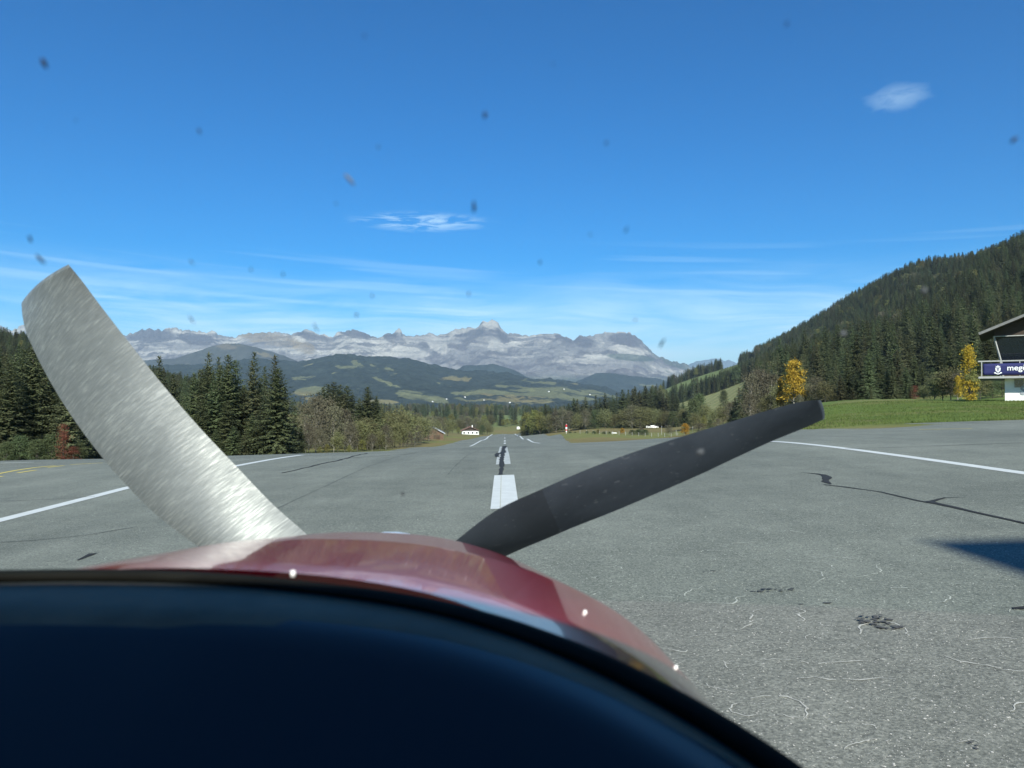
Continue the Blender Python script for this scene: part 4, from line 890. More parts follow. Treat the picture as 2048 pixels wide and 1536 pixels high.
zslab = zof(757); zrail = zof(723); zeave = zof(672); wtop = zof(673)
WX, WY = 9.0, 8.0
MB().box((WX / 2, WY / 2, zslab / 2 - 0.05), (WX, WY, zslab + 0.1)).build('wall', M['render'], ch)
MB().box((WX / 2 - 0.15, -0.25, 0.02), (WX + 0.9, 0.5, 0.12)).build('plinth', M['trim'], ch)
wn = MB().box((xof(2038.5), -0.01, zof(767)), (0.66, 0.06, 0.66)).build('window', M['glass'], ch)
fr = MB()
for sx in (-1, 1): fr.box((xof(2038.5) + sx * 0.36, -0.03, zof(767)), (0.07, 0.10, 0.80))
for sz_ in (-1, 1): fr.box((xof(2038.5), -0.03, zof(767) + sz_ * 0.365), (0.65, 0.10, 0.07))
fr.build('frame', M['trim'], wn)
MB().box((WX / 2 - 1.1, WY / 2 - 0.75, zslab + 0.09), (WX + 2.1, WY + 1.5, 0.2)).build('balcony_floor', M['trim'], ch)
# glazed upper storey leaning outwards at the top, like a control room
zs = zslab + 0.9
up = MB(); x0b, x0t = xof(2008), xof(1990); yb, yt = 0.3, -0.55
up.add([(x0b, yb, zslab + .19), (WX, yb, zslab + .19), (WX, WY, zslab + .19), (x0b, WY, zslab + .19), (x0b, yb, zs), (WX, yb, zs), (WX, WY, zs), (x0b, WY, zs)], [(0, 1, 5, 4), (1, 2, 6, 5), (2, 3, 7, 6), (3, 0, 4, 7), (4, 5, 6, 7)])
up.build('upper_wall', M['timber'], ch)
gl = MB(); gl.add([(x0b, yb, zs), (WX, yb, zs), (WX, yt, wtop), (x0t, yt, wtop), (x0b, WY, zs), (x0t, WY, wtop), (WX, WY, zs), (WX, WY, wtop)], [(0, 1, 2, 3), (4, 0, 3, 5), (6, 4, 5, 7), (1, 6, 7, 2)])
gp = gl.build('window', M['glass'], ch)
fr = MB(); fr.bar((x0b - 0.03, yb - 0.04, zs), (x0t - 0.03, yt - 0.04, wtop), 0.13); fr.bar((x0b - .05, yb - .05, zs + 0.02), (WX, yb - .05, zs + 0.02), 0.12, 0.12); fr.bar((x0t - .05, yt - .05, wtop), (WX, yt - .05, wtop), 0.09, 0.09)
for k_ in (2.6, 5.2): fr.bar((k_, yb - .04, zs), (k_, yt - .04, wtop), 0.11)
fr.bar((x0b - .03, yb - .04, zslab + .19), (x0b - .03, yb - .04, zs), 0.14)
fr.build('frame', M['trim'], gp)
# roof: wide gable, its eave tip pokes out over the balcony
ex, ez = xof(1960), zof(672); rx2 = WX / 2 + 0.6; rz = ez + (rx2 - ex) * (38 / 88.0)
gab = MB(); gab.add([(x0t, yt + .1, wtop + .05), (2 * rx2 - x0t, yt + .1, wtop + .05), (2 * rx2 - x0t, yt + .1, ez + (x0t - ex) * 0.43 - 0.05), (rx2, yt + .1, rz - 0.12), (x0t, yt + .1, ez + (x0t - ex) * 0.43 - .05)], [(0, 1, 2, 3, 4)])
gab.build('gable', M['timber'], ch)
rf_ = MB(); th = 0.22; yo0, yo1 = -2.4, WY + 1
for sgn in (-1, 1):
    e0 = rx2 + sgn * (rx2 - ex)
    rf_.add([(e0, yo0, ez), (rx2, yo0, rz), (rx2, yo1, rz), (e0, yo1, ez), (e0, yo0, ez + th), (rx2, yo0, rz + th), (rx2, yo1, rz + th), (e0, yo1, ez + th)], [(0, 1, 2, 3), (4, 5, 6, 7), (0, 1, 5, 4), (2, 3, 7, 6), (0, 3, 7, 4)])
ro = rf_.build('roof', M['timber'], ch)
bb = MB()
for sgn in (-1, 1):
    e0 = rx2 + sgn * (rx2 - ex); bb.bar((e0, yo0 - 0.04, ez + 0.13), (rx2, yo0 - 0.04, rz + 0.13), 0.07, 0.24)
bb.build('bargeboard', M['edge'], ro)
rl = MB(); bx0 = xof(1962); yf_ = -1.45
rl.bar((bx0 - 0.2, yf_, zrail), (WX, yf_, zrail), 0.09, 0.12); rl.bar((bx0, yf_, zrail), (bx0, 2.2, zrail), 0.08, 0.1)
for k_ in np.arange(bx0 + 0.1, WX, 1.55): rl.bar((k_, yf_, zslab + .19), (k_, yf_, zrail - .05), 0.08)
rl.build('railing', M['trim'], ch)
bnx0, bnx1, bz0, bz1 = xof(1967), WX - 0.5, zof(751), zof(728)
nx_, nz_ = 60, 5; bx_, bzz = np.meshgrid(np.linspace(bnx0, bnx1, nx_), np.linspace(bz0, bz1, nz_)); by_ = yf_ - 0.085 - 0.035 * fbm(bx_ * 0.8, bzz * 0.9, seed=6, octv=2)
bn = link('banner', mesh_np('banner', np.stack([bx_.ravel(), by_.ravel(), bzz.ravel()], 1), grid_faces(nz_, nx_), [M['navy']], True)); bn.location = ch.location; bn.rotation_euler = ch.rotation_euler
bn.modifiers.new('cloth', 'SOLIDIFY').thickness = 0.012
tag(bn, 'navy cloth banner with white crest and lettering tied along the chalet balcony', 'banner')
def text(name, body, size, loc, mat, parent, off=0.0, ext=0.006):
    cu = bpy.data.curves.new(name, 'FONT'); cu.body = body; cu.size = size; cu.offset = off; cu.extrude = ext; cu.materials.append(mat)
    t_ = bpy.data.objects.new('t', cu); C.objects.link(t_); bpy.context.view_layer.update()
    me = bpy.data.meshes.new_from_object(t_.evaluated_get(bpy.context.evaluated_depsgraph_get())); me.name = name
    bpy.data.objects.remove(t_); bpy.data.curves.remove(cu)
    if not me.materials: me.materials.append(mat)
    o = link(name, me, parent); o.location = loc; o.rotation_euler = (R(90), 0, 0); return o
text('lettering', 'megève', 0.74, (xof(2014.5), yf_ - 0.145, bz0 + 0.44), M['letter'], bn, 0.012)
lm = MB(); lx0, lz0 = xof(1997), (bz0 + bz1) / 2     # crest: shield with scroll, crown of three points
lm.prism([(lx0 - .22, lz0 + .16), (lx0 + .22, lz0 + .16), (lx0 + .20, lz0 - .12), (lx0, lz0 - .34), (lx0 - .20, lz0 - .12)], yf_ - 0.150, yf_ - 0.138)
lm.prism([(lx0 - .16, lz0 + .20), (lx0 + .16, lz0 + .20), (lx0 + .18, lz0 + .34), (lx0 + .08, lz0 + .26), (lx0, lz0 + .42), (lx0 - .08, lz0 + .26), (lx0 - .18, lz0 + .34)], yf_ - 0.150, yf_ - 0.138)
lm.prism([(lx0 - .34, lz0 - .36), (lx0 - .24, lz0 - .24), (lx0 - .14, lz0 - .34), (lx0, lz0 - .42), (lx0 + .14, lz0 - .34), (lx0 + .24, lz0 - .24), (lx0 + .34, lz0 - .36), (lx0, lz0 - .50)], yf_ - 0.150, yf_ - 0.138)
cr_ = lm.build('crest', M['letter'], bn)
lm = MB(); lm.prism([(lx0 - .14, lz0 + .10), (lx0 + .14, lz0 + .10), (lx0 + .04, lz0 - .02), (lx0 + .04, lz0 - .20), (lx0 - .04, lz0 - .20), (lx0 - .04, lz0 - .02)], yf_ - 0.156, yf_ - 0.151)
lm.build('crest_mark', M['navy'], cr_)
text('sign_letter', 'S', 1.15, (xof(2040.5), -0.03, zof(789)), M['greyletter'], ch, 0.035, 0.02)

# ------------------------------------------------------------------ barn, farmhouse, hill chalet, huts
def house(name, px, py, d, w, dep, hw, hr, wallm, roofm, label, cat, rz=0.0, over=0.6, wins=0, chim=False, gable=None, stack=0.0):
    c = at(px, py, d); z = G1(c.x, d) - 0.25
    o = empty(name, (c.x, d, z), rz); tag(o, label, cat)
    MB().prism([(-w / 2, -0.6), (w / 2, -0.6), (w / 2, hw), (0, hw + hr * 0.96), (-w / 2, hw)], 0, dep).build('wall', wallm, o)
    th = 0.28; sl = hr / (w / 2); e = w / 2 + over; ez = hw - over * sl
    r_ = MB()
    for s in (-1, 1): r_.add([(s * e, -over, ez), (0, -over, hw + hr), (0, dep + over, hw + hr), (s * e, dep + over, ez), (s * e, -over, ez + th), (0, -over, hw + hr + th), (0, dep + over, hw + hr + th), (s * e, dep + over, ez + th)], [(0, 1, 2, 3), (4, 5, 6, 7), (0, 1, 5, 4), (2, 3, 7, 6), (0, 3, 7, 4)])
    ro = r_.build('roof', roofm, o)
    if chim: MB().box((w * 0.12, dep * 0.4, hw + hr + 0.3), (0.8, 0.8, 1.8)).build('chimney', M['render'], ro)
    if gable: MB().prism([(-w * 0.5 + 0.02, hw - 0.25), (w * 0.5 - 0.02, hw - 0.25), (w * 0.5 - .02, hw - 0.02), (0, hw + hr * 0.93), (-w * 0.5 + .02, hw - 0.02)], -0.08, -0.005).build('gable', gable, o)
    for i in range(wins): MB().box(((i + 0.5) / wins * w - w / 2, -0.02, hw * 0.48), (w / wins * 0.36, 0.12, hw * 0.42)).build('window', M['glass'], o)
    return o
bn_ = house('barn', 863, 879, 302, 9.4, 12, 2.6, 2.5, M['wood'], material('pale_metal_roof', (0.36, 0.37, 0.38), 0.6, 0.1, 1.0), 'weathered wooden barn with pale metal roof half hidden by the trees', 'barn', R(7), 0.7)
MB().box((2.1, -0.06, 0.75), (2.6, 0.12, 2.2)).build('door', material('dark_boards', (0.07, 0.045, 0.03), 0.8, 0.3, 2.0), bn_)
house('farmhouse', 941, 867, 600, 13.2, 11, 3.3, 2.9, M['render'], M['redroof'], 'white farmhouse with brown hipped roof at the edge of the runway grass', 'house', R(6), 1.3, 4, True, M['timber'])
house('chalet', 1661, 684, 620, 9.0, 7, 2.2, 1.6, M['render'], material('silver_roof', (0.36, 0.37, 0.38), 0.5, 0.1, 1.0), 'little pale-roofed chalet alone high on the wooded hill', 'chalet', R(20), 0.8, 2)
o_ = house('hut', 1037, 858, 790, 3.3, 3.0, 2.3, 0.4, M['render'], M['render'], 'small white hut on the grass past the end of the runway', 'hut', 0.1, 0.1)
# scattered white farmhouses across the valley
far = [(930, 795), (968, 801), (1098, 784), (865, 804), (893, 799), (1180, 790), (1020, 806), (1128, 779)]
dg = None
# ------------------------------------------------------------------ things on the meadow by the runway
def stand(name, px, d, label, cat, group=None, rz=0.0, dz=0.0):
    x = (px - 1024) / F * d; o = empty(name, (x, d, G1(x, d) + dz), rz); tag(o, label, cat, group); return o
M['red'] = material('red_paint', (0.50, 0.03, 0.035), 0.5, 0.1, 3.0)
M['wpaint'] = material('white_gloss_paint', (0.80, 0.80, 0.80), 0.35, 0.04, 3.0)
M['tyre'] = material('black_rubber', (0.02, 0.02, 0.02), 0.8, 0.1, 5.0)
mk = stand('marker_mast', 1132.5, 330, 'red and white banded marker mast on the grass beside the runway', 'marker mast')
MB().tube([(0, 0, -0.3), (0, 0, 4.6)], 0.09, 8).build('pole', M['wpaint'], mk)
for i, (z0_, z1_, m_, r_) in enumerate([(1.15, 1.7, 'wpaint', .30), (1.7, 2.35, 'red', .36), (2.35, 3.25, 'wpaint', .42), (3.25, 4.3, 'red', .40)]):
    MB().tube([(0, 0, z0_), (0, 0, z1_)], [r_ * .92, r_], 12).build('band', M[m_], mk)
pl = stand('light_aircraft', 1080.5, 610, 'small white high-wing light aircraft parked on the grass by the tree line', 'aircraft', None, R(172))
pl.scale = (1.3, 1.3, 1.3); wg = MB(); span = 9.2
for k_ in range(1):
    wg.prism([(-span / 2, 1.95), (-span / 2, 2.03), (0, 2.12), (span / 2, 2.03), (span / 2, 1.95), (0, 1.98)], -0.65, 0.65)
wg.build('wing', M['wpaint'], pl)
MB().tube([(0, -1.9, 1.15), (0, -1.4, 1.2), (0, -0.4, 1.35), (0, 0.8, 1.4), (0, 2.5, 1.2), (0, 4.6, 1.1)], [0.22, .42, .55, .55, .34, .12], 10).build('fuselage', M['wpaint'], pl, True)
MB().prism([(-1.5, 1.12), (1.5, 1.12), (1.5, 1.18), (-1.5, 1.18)], 4.0, 4.8).build('tailplane', M['wpaint'], pl)
MB().box((0, 4.5, 1.7), (0.07, 0.8, 1.2)).build('fin', M['wpaint'], pl)
for sx in (-1, 1):
    w_ = MB().tube([(sx * 1.05 - .08, -0.2, 0.24), (sx * 1.05 + .08, -0.2, 0.24)], 0.24, 12).build('wheel', M['tyre'], pl)
    MB().bar((sx * 0.35, -0.2, 0.9), (sx * 1.0, -0.2, 0.28), 0.08).build('gear_leg', M['wpaint'], pl)
    MB().bar((sx * 0.45, 0.0, 0.95), (sx * 2.3, 0.0, 1.98), 0.06).build('strut', M['wpaint'], pl)
MB().tube([(0, -1.7, 0.18), (0.001, -1.52, 0.18)], 0.18, 10).build('wheel', M['tyre'], pl)
def van(px, d, label, L=4.9, H_=2.0, rz=0.0):
    o = stand('parked_van', px, d, label, 'van', 'white vans on the track behind the meadow', rz)
    MB().prism([(-L / 2, 0.35), (L / 2, 0.35), (L / 2, 0.95), (L / 2 - 0.25, 1.15), (L / 2 - 1.0, 1.25), (L / 2 - 1.75, H_), (-L / 2 + .1, H_), (-L / 2, 1.2)], -0.95, 0.95).build('body', M['wpaint'], o)
    wn_ = MB().prism([(L / 2 - 1.15, 1.25), (L / 2 - 1.75, H_ - .12), (L / 2 - 2.4, H_ - .12), (L / 2 - 2.4, 1.25)], -0.97, -0.955).build('window', M['glass'], o)
    for sx in (-1, 1):
        for sy in (-1, 1):
            w_ = MB().tube([(sx * L * .31, sy * .8, .33), (sx * L * .31, sy * .97, .33)], .33, 12).build('wheel', M['tyre'], o)
    return o
van(1308, 445, 'white van parked at the foot of the tree line behind the shrubs', 4.6, 1.75)
van(1296, 452, 'smaller white car half hidden beside the parked van', 2.6, 1.5)
hd = stand('boundary_marker', 1228, 300, 'low white ridge marker lying on the meadow before the fence', 'marker')
MB().prism([(-1.1, 0), (1.1, 0), (0.9, 0.32), (-0.9, 0.32)], -0.3, 0.3).build('board', M['wpaint'], hd)
wp = stand('marker_post', 1056, 780, 'short white post near the parked light aircraft', 'marker post')
MB().box((0, 0, 1.0), (0.9, 0.4, 2.2)).build('post', M['wpaint'], wp)
# shrubs on the meadow
for px, d, top, k, w, lab in [(1174, 290, 863, 'green', 1.1, 'small dark shrub at the start of the meadow fence'), (1188, 285, 863, 'green', 1.3, 'dark shrub of the planted bed before the fence'), (1196, 287, 860, 'lime', 1.0, 'yellowing shrub of the planted bed before the fence'), (1208, 286, 864, 'green', 1.6, 'flat green shrub filling the middle of the planted bed'), (1219, 288, 864, 'green', 1.2, 'dark shrub closing the planted bed'), (1244, 292, 857, 'gold', 0.9, 'narrow yellow shrub alone in the meadow'), (1264, 285, 861, 'green', 1.3, 'dark rounded shrub opening the long hedge bed'), (1276, 288, 860, 'green', 1.4, 'green rounded shrub inside the long hedge bed'), (1283, 290, 857, 'brown', 1.2, 'brownish shrub rising from the long hedge bed'), (1290, 285, 860, 'green', 1.3, 'dark rounded shrub closing the long hedge bed'), (1338, 280, 852, 'brown', 0.8, 'purple-brown bare shrub by the fence gate'), (1370, 262, 848, 'gold', 0.75, 'bright yellow-orange shrub by the fence end'), (1400, 255, 848, 'brown', 1.1, 'reddish brown shrub behind the dark propeller blade'), (1140, 320, 864, 'green', 1.8, 'low green shrub behind the banded mast'), (1150, 322, 864, 'olive', 1.6, 'low olive shrub near the banded mast')]:
    plant(k, px, d, top - 1.0, lab, None, 'shrub', 'shrub', width=w * 1.9)
fe = stand('fence', 1270, 275, 'wire fence on slim pale posts across the meadow', 'fence'); fx0 = fe.location
wires = {0.55: [], 1.05: []}
for i in range(20):
    px = 1160 + i * 13; d = 292 - i * 1.9; x = (px - 1024) / F * d; z = G1(x, d)
    MB().box((x - fx0.x, d - fx0.y, z - fx0.z + 0.62), (0.09, 0.09, 1.45)).build('post', M['trim'], fe)
    for h_ in wires: wires[h_].append((x - fx0.x, d - fx0.y, z - fx0.z + h_))
for h_, q in wires.items(): MB().tube(q, 0.012, 4).build('wire', M['trim'], fe)
for px, d, hh, lab in [(1385, 258, 3.0, 'tall pale post beside the yellow-orange shrub'), (1352, 276, 1.9, 'stout white gate post next to the bare purple-brown shrub'), (1323, 290, 3.2, 'thin pale pole standing in the meadow between shrub beds')]:
    q = stand('post', px, d, lab, 'post'); q.name = 'meadow_post'
    MB().box((0, 0, hh / 2 - 0.1), (0.10, 0.10, hh)).build('shaft', M['trim'], q); MB().box((0, 0, hh - 0.06), (0.24, 0.24, 0.12)).build('cap', M['trim'], q)

# hangar just outside the picture; the corner of its roof shades the tarmac
hg = empty('hangar', (9.3, -12.1, 0)); tag(hg, 'grey hangar beside the turning area, known by the roof shadow on the tarmac', 'hangar')
MB().box((8.4, -9.2, 7.4), (15.6, 15.6, 15)).build('wall', M['trim'], hg)
MB().box((8.2, -8.6, 15.2), (18.0, 18.0, 0.5)).build('roof', M['slate'], hg)
MB().box((-0.35 + 0.9, -9.0, 2.6), (0.12, 9.0, 5.2)).build('door', M['slate'], hg)

# ------------------------------------------------------------------ our own aircraft
ac = empty('aircraft', (-0.25, 0.3, 0.0)); tag(ac, 'red light aircraft seen from its own cockpit, cowling, propeller and windscreen ahead', 'aircraft')
ACL = Vector((-0.25, 0.3, 0.0))
def loc(p): p = Vector(p); return p - ACL
def onray(px, py, d): return at(px, py, d)
M['cowl'] = material('red_gloss_paint', (0.36, 0.004, 0.016), 0.22, 0.10, 3.0, spec=0.35, coat=0.75)
sm = bpy.data.materials.new('scratched_blade_metal'); sm.use_nodes = True; T = NT(sm.node_tree); p = T.n['Principled BSDF']
co = T.new('ShaderNodeTexCoord').outputs['Object']
def dot(v_):
    n = T.new('ShaderNodeVectorMath', operation='DOT_PRODUCT'); T.put(n.inputs[0], co); n.inputs[1].default_value = v_; return n.outputs['Value']
span, chord = dot((0.61, 0, -0.79)), dot((0.79, 0.0, 0.61))
cc = T.new('ShaderNodeCombineXYZ'); T.put(cc.inputs[0], T.math('MULTIPLY', span, 280.0)); T.put(cc.inputs[1], T.math('MULTIPLY', chord, 24.0))
stk = T.noise(cc.outputs[0], 1.0, 4, 0.65, 0.4); sc2 = T.noise(co, 9.0, 4, 0.6)
bc = T.ramp(T.math('ADD', T.math('MULTIPLY', stk, 0.75), T.math('MULTIPLY', sc2, 0.25)), [(0.28, (0.17, 0.185, 0.185)), (0.52, (0.27, 0.285, 0.28)), (0.74, (0.56, 0.57, 0.54))])
dk = T.smooth(T.noise(co, 34.0, 2, 0.5), 0.70, 0.78); bc = T.mix(T.math('MULTIPLY', dk, 0.5), bc, (0.16, 0.17, 0.17, 1))
T.put(p.inputs['Base Color'], bc); p.inputs['Metallic'].default_value = 0.62
T.put(p.inputs['Roughness'], T.math('SUBTRACT', 0.80, T.math('MULTIPLY', stk, 0.44)))
bn0 = T.new('ShaderNodeBump', i_Strength=0.35, i_Distance=0.002); T.put(bn0.inputs['Height'], stk); T.l.new(bn0.outputs[0], p.inputs['Normal'])
M['steel'] = sm
bm_ = bpy.data.materials.new('matt_black_blade'); bm_.use_nodes = True; T = NT(bm_.node_tree); p = T.n['Principled BSDF']
co = T.new('ShaderNodeTexCoord').outputs['Object']; p.inputs['Roughness'].default_value = 0.6; p.inputs['Specular IOR Level'].default_value = 0.3
wr = T.noise(co, 7.0, 5, 0.7); fl = T.smooth(T.noise(T.vscale(co, (1, 1, 2.2)), 46.0, 2, 0.5), 0.66, 0.74); fl2 = T.smooth(T.noise(co, 130.0, 2, 0.5), 0.70, 0.76)
bc = T.ramp(wr, [(0.3, (0.048, 0.062, 0.084)), (0.7, (0.086, 0.106, 0.138))])
bc = T.mix(T.math('MULTIPLY', fl, 0.55), bc, (0.20, 0.22, 0.245, 1)); bc = T.mix(T.math('MULTIPLY', fl2, 0.5), bc, (0.20, 0.22, 0.24, 1))
e_ = T.new('ShaderNodeVectorMath', operation='DOT_PRODUCT'); T.put(e_.inputs[0], co); e_.inputs[1].default_value = (0.925, 0, 0.38)
q_ = (onray(1092, 992, 1.62) - ACL).dot(Vector((0.925, 0, 0.38))); s0 = T.math('ADD', e_.outputs['Value'], T.math('MULTIPLY', wr, 0.004))
inner = T.smooth(s0, q_ + 0.001, q_ - 0.001); bc = T.mix(T.math('MULTIPLY', inner, 0.45), bc, (0.030, 0.036, 0.044, 1))
T.put(p.inputs['Base Color'], bc); M['black'] = bm_
M['chrome'] = material('polished_spinner', (0.86, 0.87, 0.84), 0.30, 0.05, 4.0, metal=0.55)
M['wscrew'] = material('bright_screw_head', (0.85, 0.85, 0.82), 0.35, 0.05, 3.0, spec=0.6)
M['seal'] = material('black_rubber_seal', (0.012, 0.012, 0.009), 0.9, 0.3, 30.0, spec=0.06, bump=0.2)
M['piping'] = material('grey_green_piping', (0.060, 0.070, 0.062), 0.6, 0.2, 30.0)
M['dash'] = material('navy_black_glareshield', (0.0026, 0.0050, 0.0095), 0.36, 0.25, 6.0, spec=0.5)
# cowling: lofted sections, flat topped, wider towards the windscreen
up_px = [(-220, 1142), (0, 1140), (170, 1138), (350, 1141), (500, 1150), (640, 1165), (760, 1180), (880, 1201), (1000, 1231), (1100, 1264), (1200, 1303), (1300, 1350), (1400, 1403), (1500, 1463), (1600, 1530), (1720, 1622), (1850, 1740)]
dn_px = [(-220, 1168), (0, 1166), (170, 1164), (350, 1167), (500, 1175), (640, 1190), (760, 1207), (880, 1231), (1000, 1266), (1100, 1304), (1200, 1349), (1300, 1402), (1400, 1460), (1500, 1527), (1590, 1596), (1700, 1690), (1820, 1815)]
dps = np.interp([p_[0] for p_ in up_px], [-220, 350, 900, 1400, 1850], [0.60, 0.60, 0.585, 0.52, 0.44])
U3 = [onray(p_[0], p_[1], d) for p_, d in zip(up_px, dps)]; D3 = [onray(p_[0], p_[1], d - 0.022) for p_, d in zip(dn_px, dps)]
def smooth3(P, n=90):
    P = np.array([tuple(p) for p in P]); t = np.linspace(0, 1, len(P)); tt = np.linspace(0, 1, n); o = np.zeros((n, 3))
    for c in range(3):
        m = np.gradient(P[:, c], t); i = np.clip(np.searchsorted(t, tt, 'right') - 1, 0, len(P) - 2); h = t[i + 1] - t[i]; s = (tt - t[i]) / h
        o[:, c] = (2 * s ** 3 - 3 * s ** 2 + 1) * P[i, c] + (s ** 3 - 2 * s ** 2 + s) * h * m[i] + (-2 * s ** 3 + 3 * s ** 2) * P[i + 1, c] + (s ** 3 - s ** 2) * h * m[i + 1]
    return o
u3, d3 = smooth3(U3), smooth3(D3)
def sect(y): 
    k_ = np.interp
    return dict(y=y, xc=k_(y, [0.4, 1.45], [-0.215, -0.228]), W=k_(y, [0.4, 0.65, 1.0, 1.35, 1.44, 1.48], [0.43, 0.485, 0.475, 0.385, 0.355, 0.31]), top=k_(y, [0.4, 0.65, 1.0, 1.3, 1.40, 1.45, 1.48], [-0.118, -0.143, -0.186, -0.229, -0.247, -0.262, -0.292]), H=k_(y, [0.4, 0.65, 1.4], [0.36, 0.33, 0.24]))
cv_, nphi = [], 72; cys = np.concatenate([np.linspace(0, 0.86, 44), np.linspace(0.875, 1.0, 14)])
so_ = np.argsort(u3[:, 0])
for f_ in cys:
    for j in range(nphi):
        u = -1 + 2 * j / (nphi - 1); u = math.sin(u * math.pi / 2); au = abs(u); y = 0.6
        for _ in range(5):
            s = sect(y); x = s['xc'] + s['W'] * u; ys0 = float(np.interp(x, u3[so_, 0], u3[so_, 1])) + 0.006; y = ys0 + (1.48 - ys0) * f_
        s = sect(y); x = s['xc'] + s['W'] * u
        z = s['top'] - s['H'] * (1 - (1 - au ** 2.35) ** (1 / 2.35)) - 0.033 * u * s['W'] + 0.006 * math.exp(-((u) / 0.45) ** 4)
        cv_.append((x, y, CAMH + z))
    # sides drop below
cvn = np.array(cv_).reshape(len(cys), nphi, 3)
low = cvn[:, :1].copy(); low[:, :, 2] -= 0.45; lowr = cvn[:, -1:].copy(); lowr[:, :, 2] -= 0.45
cvn = np.concatenate([low, cvn, lowr], 1)
nose = cvn[-1:].copy(); nose[:, :, 1] -= 0.01; nose[:, :, 2] = np.minimum(nose[:, :, 2], CAMH - 0.75)
cvn = np.concatenate([cvn, nose], 0)
cw = link('cowling', mesh_np('cowling', (cvn.reshape(-1, 3) - np.array(ACL)), grid_faces(cvn.shape[0], cvn.shape[1]), [M['cowl']], True), ac)
def cowl_z(x, y):
    s = sect(y); u = max(-1, min(1, (x - s['xc']) / s['W'])); au = abs(u)
    return CAMH + s['top'] - s['H'] * (1 - (1 - au ** 2.35) ** (1 / 2.35)) - 0.033 * u * s['W'] + 0.006 * math.exp(-((u) / 0.45) ** 4)
for (px, py) in [(586, 1148), (1170, 1226), (1352, 1336)]:
    a, e = pdir(px, py); best = min((abs(cowl_z(a * y, y) - (CAMH + e * y)), y) for y in np.arange(0.42, 1.2, 0.002))[1]
    x = a * best; zc = cowl_z(x, best)
    MB().tube([(x - ACL.x, best - ACL.y, zc - 0.002), (x - ACL.x, best - ACL.y, zc + 0.0022), (x - ACL.x, best - ACL.y, zc + 0.003)], [0.0021, 0.0021, 0.0007], 10).build('screw', M['wscrew'], cw, True)
# latch outline on the cowl top
# propeller
def blade(le, te, depth, name, mat, pitch0, pitch1, thick, camber=1.0):
    """le/te: matching outline points in the photograph at the propeller's plane; sections get thickness, camber and twist"""
    le = np.array(le, float); te = np.array(te, float); n = 48; t = np.linspace(0, 1, len(le)); tt = np.linspace(0, 1, n)
    def cr(a):  # smooth interpolation
        out = np.zeros((n, 2)); k = np.arange(len(a))
        for c in range(2):
            m = np.gradient(a[:, c], t); i = np.clip(np.searchsorted(t, tt, 'right') - 1, 0, len(a) - 2); h = t[i + 1] - t[i]; s = (tt - t[i]) / h
            out[:, c] = (2 * s ** 3 - 3 * s ** 2 + 1) * a[i, c] + (s ** 3 - 2 * s ** 2 + s) * h * m[i] + (-2 * s ** 3 + 3 * s ** 2) * a[i + 1, c] + (s ** 3 - s ** 2) * h * m[i + 1]
        return out
    LE, TE = cr(le), cr(te); m = 18; V_ = []
    for i in range(n):
        f = tt[i]; pit = pitch0 + (pitch1 - pitch0) * f
        ring = []
        for j in range(m + 1):
            c = j / m; q = LE[i] * (1 - c) + TE[i] * c; dd = depth + pit * (c - 0.5)
            th_ = thick * (1 - 0.5 * f) * (4 * c * (1 - c))
            ring.append((onray(q[0], q[1], dd), th_))
        back = [Vector((p.x, p.y - th_ * camber, p.z)) for p, th_ in ring]; front = [Vector((p.x, p.y + th_ * 0.35, p.z)) for p, th_ in ring]
        V_ += back + front[::-1]
    k = 2 * (m + 1); vs = np.array([tuple(p - ACL) for p in V_]); fs = []
    for i in range(n - 1):
        for j in list(range(m)) + list(range(m + 1, k - 1)): fs.append((i * k + j, i * k + j + 1, (i + 1) * k + j + 1, (i + 1) * k + j))
    me = mesh_np(name, vs, np.array(fs), [mat], True)
    bm = bmesh.new(); bm.from_mesh(me); bm.verts.ensure_lookup_table()
    for i in (0, n - 1):
        try: bm.faces.new([bm.verts[i * k + j] for j in range(k)])
        except Exception: pass
    bm.to_mesh(me); bm.free(); me.materials.clear(); me.materials.append(mat)
    return link(name, me, ac)
PD = 1.62
b1 = blade([(690, 1150), (620, 1075), (545, 1008), (470, 930), (400, 856), (330, 775), (262, 690), (200, 610), (165, 563), (137, 529)],
           [(470, 1150), (392, 1090), (318, 1034), (248, 965), (185, 890), (130, 812), (85, 735), (54, 668), (45, 632), (43, 606)], PD, 'propeller_blade', M['steel'], -0.06, 0.16, 0.036, 1.0)
b1['label'] = 'bare silver propeller blade, scratched and curved'
b2 = blade([(790, 1175), (850, 1130), (912, 1081), (992, 1021), (1084, 978), (1176, 938), (1268, 904), (1361, 874), (1453, 846), (1545, 818), (1606, 803), (1641, 800)],
           [(860, 1180), (945, 1142), (1041, 1099), (1094, 1077), (1146, 1055), (1207, 1031), (1268, 1006), (1391, 953), (1470, 916), (1540, 884), (1606, 857), (1649, 838)], PD, 'propeller_blade', M['black'], 0.20, 0.10, 0.016, 1.0)
b2['label'] = 'matt black propeller blade in shade'
b3 = blade([(700, 1230), (640, 1400), (600, 1600), (590, 1800), (600, 2050)], [(860, 1230), (840, 1400), (800, 1600), (760, 1800), (720, 2050)], PD, 'propeller_blade', M['black'], 0.2, 0.05, 0.03)
hc = onray(782, 1190, PD + 0.02)
sp = MB(); prof_ = [(0.0, 0.16), (0.05, 0.158), (0.10, 0.148), (0.16, 0.128), (0.22, 0.095), (0.27, 0.055), (0.30, 0.01)]
sp.tube([(hc.x - ACL.x, hc.y - ACL.y - 0.06 + q[0], hc.z - ACL.z) for q in prof_], [q[1] * 0.86 for q in prof_], 36).build('spinner', M['chrome'], ac, True)
